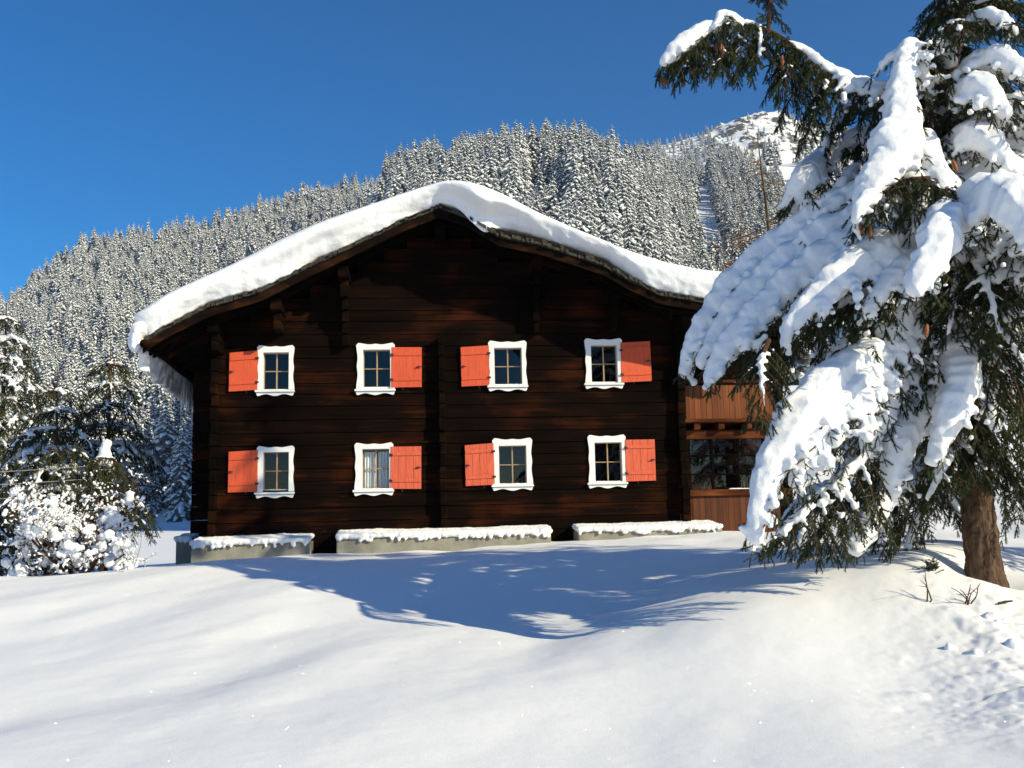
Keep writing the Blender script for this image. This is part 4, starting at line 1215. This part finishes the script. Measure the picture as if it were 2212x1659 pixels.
# ------------------------------------------------------------------ conifers on the left
def conifer(label, u, vtop, vbase, y, rbase, sc, cover, seed, nb=9, dz=0.5, rs=0.1, group=None, vlow=None):
    bp = P(u, vbase, y); bp[2] = gz1(bp[0], bp[1]) - 0.05; h = P(u, vtop, y)[2] - bp[2]
    e = empty('spruce_tree', bp)
    tag(e, label, 'tree', group)
    t = MB(); t.tube([(0, 0, -0.3), (0.02, 0, h * 0.5), (0, 0, h)], [0.035 * h * 0.5, 0.02 * h * 0.5, 0.01], 10)
    t.build('trunk', BARK, e, smooth=True)
    h0 = 0.07 * h if vlow is None else P(u, vlow, y)[2] - bp[2]
    for hh in np.arange(h0, h * 0.97, dz):
        f = 1 - hh / h
        for q in range(nb):
            an = 6.28 * q / nb + R0.uniform(-.4, .4) + hh * 2; l = rbase * f ** 0.8 * R0.uniform(0.5, 1.2) + 0.12
            d = np.array([math.cos(an), math.sin(an), 0])
            if d[1] > 0.75: continue
            c = np.array([0, 0, hh])
            bough(e, [c, c + d * l * 0.45 + UPV * 0.02 * l, c + d * l * 0.8 - UPV * 0.2 * l, c + d * l - UPV * 0.42 * l], rs=rs * (0.5 + f) * R0.uniform(0.4, 1.0), L=0.45 * l + 0.25, cover=min(0.89, cover * R0.uniform(0.8, 1.6)), spine=0.6, speck=1.6, hang=0.55, sc=sc, step=0.16, lib=SHOOTS_LO, voxel=0.042, disp=0.06, dens=2, wood=0.02)
    return e


conifer('tall dark spruce with snowy boughs at the left edge', -10, 655, 1200, 26, 3.0, 1.8, 0.65, 1, dz=0.55, rs=0.16)
conifer('tall half-bare green spruce behind the shrub, left of the house', 225, 735, 1195, 24, 2.1, 1.7, 0.6, 2, dz=0.5, rs=0.12, vlow=1010)
conifer('young spruce with a ball of snow on its tip behind the shrub', 219, 965, 1215, 20.3, 1.5, 1.2, 0.6, 3, dz=0.27, rs=0.09, vlow=1105)
conifer('mid-height snowy spruce between the edge spruce and the half-bare one', 110, 800, 1200, 22.5, 2.1, 1.6, 0.65, 4, dz=0.45, rs=0.13, vlow=1060)
ob = P(2960, 1180, 11.0)
conifer('tall snowy spruce standing farther right than the bowed spruce', 2960, 1110 - 10.6 / 11.0 * 2150, 1270, 11.0, 1.5, 1.6, 0.6, 5, dz=0.8, rs=0.12)
yb = bpy.data.objects['spruce_tree.004']
hb = P(219, 965, 20.3)[2] - yb.location[2]
snow_from_spheres('snow', [(0, 0, hb - 0.08), (0.03, 0, hb + 0.05), (-0.04, 0, hb - 0.2), (0.05, 0.02, hb - 0.18), (0.0, 0, hb - 0.32), (-0.08, -0.02, hb - 0.34), (0.1, 0, hb - 0.36)], [0.13, 0.12, 0.11, 0.1, 0.1, 0.08, 0.08], yb, 0.03, 0.04, 3)

# ------------------------------------------------------------------ snow-laden shrub
sb = P(178, 1249, 17.6)
sb[2] = gz1(sb[0], sb[1])
shrub = empty('shrub', sb)
tag(shrub, 'leafless shrub buried in snow clumps, left of the house', 'shrub')
st = MB(); C, Rr = [], []


def grow(p, d, l, r, lev):
    n = 6
    pts = [p]
    for k in range(n):
        d = d + R0.normal(size=3) * 0.13 + np.array([0, 0, 0.03 if lev < 2 else -0.03]); d /= np.linalg.norm(d)
        pts.append(pts[-1] + d * l / n)
    pts = np.array(pts)
    st.tube(pts, np.linspace(r, r * 0.55, n + 1), 5 if lev < 2 else 3, cap=False)
    if lev >= 1:
        for k in range(1, n + 1):
            if R0.rand() < (0.27 if lev > 2 else 0.36):
                rr = R0.uniform(0.012, 0.026) if lev > 2 else 0.022 + 0.085 * R0.rand() ** 1.6
                for q in range(2): C.append(pts[k] + UPV * rr * 0.6 + R0.normal(size=3) * rr * 0.7); Rr.append(rr)
    if lev < 4:
        for k in range(R0.randint(3, 5)):
            q = R0.randint(2, n + 1)
            dd = d * 0.7 + R0.normal(size=3) * 0.55 + UPV * 0.12; dd /= np.linalg.norm(dd)
            grow(pts[q], dd, l * R0.uniform(0.55, 0.8), r * 0.58, lev + 1)


for k in range(7):
    an = R0.uniform(2.2, 3.9) if k < 5 else R0.uniform(-0.9, 0.9)
    d = np.array([math.cos(an) * 0.62, math.sin(an) * 0.5, 0.8]); d /= np.linalg.norm(d)
    grow(np.array([R0.uniform(-.22, .12), R0.uniform(-.15, .15), -0.1]), d, R0.uniform(0.78, 1.02), 0.033, 0)
st.build('stem', TWIG, shrub)
snow_from_spheres('snow', C, Rr, shrub, 0.015, 0.02, 1)

# ------------------------------------------------------------------ bare larches behind the house
def larch(label, u, vtop, vbase, y, seed, snow=True, group=None, dense=10, lean=0):
    r = np.random.RandomState(seed)
    bp = P(u, vbase, y); tp = P(u + lean, vtop, y); v = tp - bp; h = np.linalg.norm(v)
    e = empty('larch_tree', bp); tag(e, label, 'tree', group)
    t = MB(); S = spline(np.array([(0, 0, -1), v * 0.5 + (0.1, 0, 0), v]), 0.5); t.tube(S, np.linspace(0.017 * h, 0.015, len(S)), 8)
    t.build('trunk', LARCH, e, smooth=True)
    br = MB(); C, Rr = [], []
    for k in range(int(h * dense)):
        f = 0.25 + 0.75 * r.rand(); p = v * f; l = h * 0.42 * (1 - f) ** 0.8 + 0.3; an = r.uniform(0, 6.28)
        d = np.array([math.cos(an), math.sin(an) * 0.6, -0.12]); w = np.linspace(0, 1, 7)[:, None]
        q = p + d * l * w * r.uniform(.7, 1.1) + UPV * (-0.25 * l * w ** 1.2 + 0.12 * l * w ** 3)
        br.tube(q, np.linspace(0.008 * l + 0.016, 0.01, 7), 4, cap=False)
        for s in range(int(l * 5)):
            i_ = r.randint(1, 7); dd = r.normal(size=3) * 0.5 + np.array([d[0] * 0.4, d[1] * .4, -0.55]); ll = r.uniform(.25, .75)
            br.tube([q[i_], q[i_] + dd * ll * .5, q[i_] + dd * ll + UPV * .08], [0.012, 0.01, 0.006], 3, cap=False)
        if snow and r.rand() < 0.4 and l > 1:
            for s in np.linspace(0.15, 0.8, int(l * 4)):
                C.append(np.array([np.interp(s, w[:, 0], q[:, j]) for j in range(3)]) + UPV * 0.05); Rr.append(r.uniform(.05, .085))
    br.build('branch', LTWIG, e)
    if C: snow_from_spheres('snow', C, Rr, e, 0.06, 0.05, 1)
    return e


larch('tall bare larch with snow-lined drooping branches behind the roof\'s right end', 1698, 285, 900, 42, 5, dense=3.6, lean=-63)
larch('brownish bare larch at the right of the tall bare larch', 1765, 380, 850, 62, 6, False, dense=6)
larch('lower brownish larch just above the right end of the roof', 1600, 460, 900, 70, 8, False, dense=6)

# ------------------------------------------------------------------ hillside forest
def far_spruce(seed, broad):
    r = np.random.RandomState(seed)
    mb = MB()
    mb.tube([(0, 0, -0.05), (0, 0, 0.5), (0, 0, 1)], [0.014, 0.009, 0.001], 5, 2)
    lev = 22
    for k in range(lev):
        z = 0.10 + 0.89 * (k / (lev - 1)) ** 0.92
        f = 1 - z
        Lb = broad * (f ** 0.62) * 1.05 + 0.012
        nb = 7 if f > 0.3 else 5
        for q in range(nb):
            an = 6.283 * (q + r.uniform(-.3, .3)) / nb + k * 1.1
            l = Lb * r.uniform(0.55, 1.15)
            d = np.array([math.cos(an), math.sin(an), 0]); s = np.array([-d[1], d[0], 0])
            dz = -r.uniform(0.35, 0.75)
            w = l * r.uniform(0.28, 0.42)
            c = np.array([0, 0, z + r.uniform(-.012, .012)])
            pm = c + d * l * 0.55 + UPV * dz * l * 0.35; pt = c + d * l + UPV * dz * l
            # drooping fan of needles: ridge line, ragged sides hanging down
            hg = UPV * l * r.uniform(0.22, 0.45)
            V = [c, pm, pt, pm + s * w - hg * 0.6, pm - s * w - hg * 0.6, (pm + pt) / 2 + s * w * 0.8 - hg, (pm + pt) / 2 - s * w * 0.8 - hg, pt - hg * 0.7, (c + pm) / 2 + s * w * 0.5 - hg * .7, (c + pm) / 2 - s * w * 0.5 - hg * .7]
            mb.add(V, [(0, 8, 1), (0, 1, 9), (1, 8, 3), (1, 4, 9), (1, 3, 5), (1, 6, 4), (1, 5, 2), (1, 2, 6), (2, 5, 7), (2, 7, 6)], 0)
            for t_, rr in ((0.3, 0.85), (0.52, 0.9), (0.74, 0.85), (0.95, 0.7)):
                if r.rand() < 0.82:
                    pc = c + d * l * t_ + UPV * (dz * l * (t_ ** 1.35)) + UPV * 0.05 * l
                    sv = IC1_V[:, [0]] * d * l * 0.27 * rr + IC1_V[:, [1]] * s * w * 0.72 * rr + IC1_V[:, [2]] * (UPV + d * 0.3) * l * 0.13 * rr
                    sv = sv + (IC1_V[:, [0]] * UPV * dz * l * 0.26 * rr)
                    mb.add(pc + sv * r.uniform(0.7, 1.2) + r.normal(size=(len(sv), 3)) * l * 0.012, IC1_F, 1)
    return mb


TEMPL = []
for s in range(6):
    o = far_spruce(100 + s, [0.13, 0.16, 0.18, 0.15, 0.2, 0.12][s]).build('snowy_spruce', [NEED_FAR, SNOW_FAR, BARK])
    COL.objects.unlink(o)
    TEMPL.append(o)

ROOFLINE = np.array([(0, 3000), (440, 3000), (442, 590), (487, 569), (603, 511), (719, 465), (834, 422), (950, 391), (1030, 399), (1209, 473), (1324, 523), (1440, 558), (1583, 580), (1600, 600), (1700, 700), (1720, 1000), (2400, 1000)], float)
ra = np.random.RandomState(11)
cand = []
for y0, y1, sp in ((112, 300, 5.6), (300, 620, 6.4), (620, 930, 7.6), (930, 1500, 10.0)):
    ny = int((y1 - y0) / sp)
    for a in range(ny):
        yy = y0 + (a + 0.5) * sp
        ulo, uhi = -700, 2900
        nx = int((uhi - ulo) / F * yy / sp)
        for b in range(nx):
            cand.append((((ulo - CU) / F * yy) + (b + 0.5) * sp, yy, sp))
cand = np.array(cand)
cand[:, 0] += ra.uniform(-.45, .45, len(cand)) * cand[:, 2]; cand[:, 1] += ra.uniform(-.45, .45, len(cand)) * cand[:, 2]
hz = hill_z(cand[:, 0], cand[:, 1])
cz = ground_z(cand[:, 0], cand[:, 1], False)
hgt = 10 + 15 * ra.rand(len(cand)) ** 0.6
_u0 = CU + F * cand[:, 0] / cand[:, 1]
hgt = hgt * np.where(_u0 < 790, 1.45, np.where(cand[:, 1] > 1150, 0.6, 1.2))
# smaller trees along the lower edge of the wood
ub, vb = proj(np.stack([cand[:, 0], cand[:, 1], cz], -1))
ut, vt = proj(np.stack([cand[:, 0], cand[:, 1], cz + hgt], -1))
Rr_ = np.interp(ub, RID[:, 0], RID[:, 2])
keep = np.ones(len(cand), bool)
# stop at the ridge, except where the far summit rises behind
keep &= (cand[:, 1] < Rr_ + 6) | ((ub > 1360) & (cand[:, 1] < 1500))
# clearings: a slide path, a glade above the roof, the bare summit
def inpoly(u, v, poly):
    c = np.zeros(len(u), bool)
    n = len(poly)
    for i in range(n):
        (x1, y1), (x2, y2) = poly[i], poly[i - 1]
        c ^= ((y1 > v) != (y2 > v)) & (u < (x2 - x1) * (v - y1) / (y2 - y1 + 1e-9) + x1)
    return c


gl1 = [(1500, 368), (1526, 362), (1540, 395), (1540, 440), (1556, 478), (1574, 515), (1590, 560), (1488, 560), (1502, 500), (1498, 455), (1508, 420), (1499, 400)]
gl2 = [(1140, 372), (1172, 372), (1192, 410), (1240, 470), (1230, 500), (1130, 450), (1126, 405)]
gl3 = [(1535, 285), (1560, 255), (1620, 230), (1800, 220), (2300, 250), (2300, 400), (1780, 420), (1680, 400), (1590, 330)]
for s in (0.15, 0.5):
    uu, vv = ub + (ut - ub) * s, vb + (vt - vb) * s
    keep &= ~inpoly(uu, vv, gl1) | (ra.rand(len(cand)) < 0.16)
    keep &= ~inpoly(uu, vv, gl2) | (ra.rand(len(cand)) < 0.06)
    keep &= ~inpoly(uu, vv, gl3) | (ra.rand(len(cand)) < 0.3)
vis = vt < np.interp(ut, ROOFLINE[:, 0], ROOFLINE[:, 1]) + 6
vis &= (ub > -140) & (ub < 2250)
# trees behind the crest
keep &= hz > np.where(ub > 1400, 6.5, 0.3)
# behind the chalet's big spruce little is seen: thin out
vis &= (ub < 1850)
keep &= (ub < 1850) | (ra.rand(len(cand)) < 0.35)
cand, cz, hgt, ub, vb, vt, vis = cand[keep], cz[keep], hgt[keep], ub[keep], vb[keep], vt[keep], vis[keep]
near_order = np.argsort(-(vb - vt) * np.where((ub > 430) & (ub < 1560), 0.75, 1.0) * np.where(vis, 1, 0.001))
ind = near_order[:296]
rest = near_order[296:]
GRP = [
    (lambda u, y: u < 470 and y < 370, 'snowy spruce in the lowest row of the wood, left of the house', 'spruces at the foot of the left slope'),
    (lambda u, y: u < 470 and y < 410, 'snow-dusted spruce just above the lowest row of the wood, left of the house', 'spruces above the foot of the left slope'),
    (lambda u, y: u < 470, 'snow-dusted spruce low on the wooded slope, left of the house', 'spruces low on the left slope'),
    (lambda u, y: u < 1000, 'snow-dusted spruce rising over the left half of the snowy roof', 'spruces over the left half of the roof'),
    (lambda u, y: u < 1460, 'snow-dusted spruce rising over the right half of the snowy roof', 'spruces over the right half of the roof'),
    (lambda u, y: True, 'snow-dusted spruce on the slope between roof end and bowed spruce', 'spruces behind the big bowed spruce')]
for k in ind:
    o = TEMPL[ra.randint(6)].copy()
    COL.objects.link(o)
    o.location = (cand[k, 0], cand[k, 1], cz[k] - 0.3)
    w = hgt[k] * ra.uniform(0.85, 1.15)
    o.scale = (w, w, hgt[k]); o.rotation_euler = (ra.uniform(-.03, .03), ra.uniform(-.03, .03), ra.uniform(0, 6.28))
    for fn, lab, grp in GRP:
        if fn(ub[k], cand[k, 1]):
            tag(o, lab, 'tree', grp); break
# the rest of the wood, one mass
tc = bpy.data.collections.new('spruce_kinds')
for o in TEMPL: tc.objects.link(o)
me = bpy.data.meshes.new('forest')
me.vertices.add(len(rest))
me.vertices.foreach_set('co', np.stack([cand[rest, 0], cand[rest, 1], cz[rest] - 0.3], -1).astype(np.float32).ravel())
w = hgt[rest] * ra.uniform(0.85, 1.15, len(rest))
at_ = me.attributes.new('size', 'FLOAT_VECTOR', 'POINT'); at_.data.foreach_set('vector', np.stack([w, w, hgt[rest]], -1).astype(np.float32).ravel())
at_ = me.attributes.new('turn', 'FLOAT_VECTOR', 'POINT'); at_.data.foreach_set('vector', np.stack([ra.uniform(-.03, .03, len(rest)), ra.uniform(-.03, .03, len(rest)), ra.uniform(0, 6.28, len(rest))], -1).astype(np.float32).ravel())
at_ = me.attributes.new('which', 'INT', 'POINT'); at_.data.foreach_set('value', ra.randint(0, 6, len(rest)).astype(np.int32))
fo = bpy.data.objects.new('forest', me); COL.objects.link(fo)
tag(fo, 'dense snow-dusted spruce forest covering the hillside', 'forest', kind='stuff')
ng = bpy.data.node_groups.new('forest_trees', 'GeometryNodeTree')
ng.interface.new_socket('Geometry', in_out='INPUT', socket_type='NodeSocketGeometry')
ng.interface.new_socket('Geometry', in_out='OUTPUT', socket_type='NodeSocketGeometry')
N, Lk = ng.nodes.new, ng.links.new
gi, go = N('NodeGroupInput'), N('NodeGroupOutput')
ip = N('GeometryNodeInstanceOnPoints'); ci = N('GeometryNodeCollectionInfo')
ci.inputs['Collection'].default_value = tc; ci.inputs['Separate Children'].default_value = True; ci.inputs['Reset Children'].default_value = True
Lk(gi.outputs[0], ip.inputs['Points']); Lk(ci.outputs[0], ip.inputs['Instance']); ip.inputs['Pick Instance'].default_value = True
for nm, ty, sk in (('size', 'FLOAT_VECTOR', 'Scale'), ('turn', 'FLOAT_VECTOR', 'Rotation'), ('which', 'INT', 'Instance Index')):
    na_ = N('GeometryNodeInputNamedAttribute'); na_.data_type = ty; na_.inputs['Name'].default_value = nm
    Lk(na_.outputs['Attribute'], ip.inputs[sk])
Lk(ip.outputs[0], go.inputs[0])
md = fo.modifiers.new('trees', 'NODES'); md.node_group = ng
print('forest', len(ind), len(rest))

# ------------------------------------------------------------------ power lines
for k, (va, ue, ve) in enumerate([(772, 300, 697), (1014, 420, 985), (1042, 420, 1012), (1072, 330, 1048), (800, 305, 733)]):
    a, b = P(-320, va + 18, 17.5), P(ue + 40, ve - 4, 25)
    w = np.linspace(0, 1, 30)[:, None]
    q = a * (1 - w) + b * w - UPV * 0.25 * (w * (1 - w)) * 4 * 0.35
    mb = MB(); mb.tube(q, 0.007, 5)
    o = mb.build('power_line', WIRE, smooth=True)
    tag(o, ['topmost thin wire crossing to the snowy left eave', 'upper wire of the three across the shrub and young spruce', 'middle wire of the three behind the young spruce tip', 'lowest wire, passing just below the ball of snow', 'second wire from the top, in front of the wooded slope'][k], 'wire', 'power lines left of the house')

# ------------------------------------------------------------------ small things in the snow
def twigs(label, u, v, y, seed, n, ln):
    r = np.random.RandomState(seed)
    bp = P(u, v, y); bp[2] = gz1(bp[0], bp[1])
    mb = MB()
    for k in range(n):
        d = np.array([r.uniform(-.6, .9), r.uniform(-.4, .4), r.uniform(.35, 1)]); d /= np.linalg.norm(d)
        p = [np.array([r.uniform(-.04, .04), r.uniform(-.04, .04), -0.04])]
        for s in range(5):
            d = d + r.normal(size=3) * 0.25; d /= np.linalg.norm(d); p.append(p[-1] + d * ln / 5 * r.uniform(.6, 1.1))
        mb.tube(p, np.linspace(0.009, 0.003, 6), 5)
        mb.tube([p[3], p[3] + r.normal(size=3) * 0.06 + UPV * .03], [0.004, 0.002], 4)
    o = mb.build('fallen_twig', TWIG); o.location = bp
    return tag(o, label, 'twig')


twigs('forked brown twigs sticking out of the trampled snow right of centre', 2095, 1330, 9.9, 3, 5, 0.32)
twigs('thin single twig leaning out of the snow below the bowed spruce', 2005, 1320, 10.0, 8, 2, 0.4)
mb = MB(); a = P(2175, 1336, 9.9); a[2] = gz1(a[0], a[1]) + 0.02
mb.tube([(-.07, 0, 0), (0, 0.02, 0.01), (.07, 0, 0.02)], [0.012, 0.014, 0.008], 6)
o = mb.build('broken_stick', TWIG); o.location = a; tag(o, 'short dark stick lying on the snow at the right edge', 'stick')
a = P(2015, 1236, 10.75); a[2] = gz1(a[0], a[1])
o = MB()
pos, dr = [], []
for k in range(40):
    d = R0.normal(size=3); d[2] = abs(d[2]) * 0.6; pos.append(R0.normal(size=3) * 0.035 + UPV * 0.04); dr.append(d)
place_shoots(o, pos, dr, np.full(40, 0.09), SHOOTS)
o = o.build('spruce_sprig', NEED); o.location = a; tag(o, 'small green sprig poking out of the snow bank by the trunk', 'sprig')
# clods of kicked-up snow
for k, (u, v, y, r) in enumerate([(2135, 1345, 9.6, 0.13), (2160, 1352, 9.5, 0.08), (2050, 1400, 8.9, 0.07), (2110, 1425, 8.7, 0.09), (2185, 1410, 8.8, 0.1)]):
    a = P(u, v, y); a[2] = gz1(a[0], a[1])
    C = R0.normal(size=(14, 3)) * r * np.array([.4, .32, .2]); C[:, 2] = np.abs(C[:, 2])
    o = snow_from_spheres('snow_clod', C, np.full(14, r * 0.62) * R0.uniform(.8, 1.1, 14), None, 0.018, 0.06, 2, TEXB)
    a[2] -= 0.35 * r; o.location = a
    tag(o, ['largest snow clod beside the forked brown twigs', 'small snow clod touching the right of the largest clod', 'leftmost small snow clod in the trampled snow', 'lowest snow clod in the trampled snow', 'snow clod nearest the right edge of the photo'][k], 'snow clod', 'clods of kicked-up snow')

# ------------------------------------------------------------------ thin winter haze
hzm = bpy.data.materials.new('haze_air'); hzm.use_nodes = True
nt = hzm.node_tree
nt.nodes.remove(nt.nodes['Principled BSDF'])
pv = nt.nodes.new('ShaderNodeVolumePrincipled')
pv.inputs['Density'].default_value = 0.00009; pv.inputs['Color'].default_value = (0.8, 0.88, 1, 1); pv.inputs['Anisotropy'].default_value = 0.2
nt.links.new(pv.outputs[0], nt.nodes['Material Output'].inputs['Volume'])
zmin = float(gz.min()) - 1.0
tag(MB().box(-3300, 3300, -3300, 3300, zmin, float(gz.max()) + 30).build('haze', hzm), kind='stuff')

# ------------------------------------------------------------------ light
SAZ, SEL = math.radians(56), math.radians(26.5)
sdir = Vector((math.sin(SAZ) * math.cos(SEL), -math.cos(SAZ) * math.cos(SEL), math.sin(SEL)))
sun = bpy.data.lights.new('sun', 'SUN'); sun.energy = 4.45; sun.angle = math.radians(0.5); sun.color = (1, 0.895, 0.62)
so = bpy.data.objects.new('sun', sun); COL.objects.link(so)
so.rotation_euler = sdir.to_track_quat('Z', 'Y').to_euler()
wd = bpy.data.worlds.new('World'); SC.world = wd; wd.use_nodes = True
nt = wd.node_tree
bg = nt.nodes['Background']
sk = nt.nodes.new('ShaderNodeTexSky'); sk.sky_type = 'NISHITA'; sk.sun_disc = False
sk.sun_elevation = SEL
sk.sun_rotation = math.atan2(sdir.x, sdir.y)
sk.altitude = 2200; sk.air_density = 1.0; sk.dust_density = 0.9; sk.ozone_density = 2.0
hs = nt.nodes.new('ShaderNodeHueSaturation'); hs.inputs['Saturation'].default_value = 1.75; hs.inputs['Hue'].default_value = 0.504
nt.links.new(sk.outputs[0], hs.inputs['Color']); nt.links.new(hs.outputs[0], bg.inputs['Color'])
bg.inputs['Strength'].default_value = 0.099
SC.view_settings.view_transform = 'Standard'; SC.view_settings.look = 'None'
SC.view_settings.gamma = 1; SC.view_settings.exposure = 0.5
SC.cycles.max_bounces = 6; SC.cycles.diffuse_bounces = 4; SC.cycles.glossy_bounces = 3; SC.cycles.transparent_max_bounces = 8
SC.cycles.use_denoising = True
SC.cycles.volume_bounces = 0
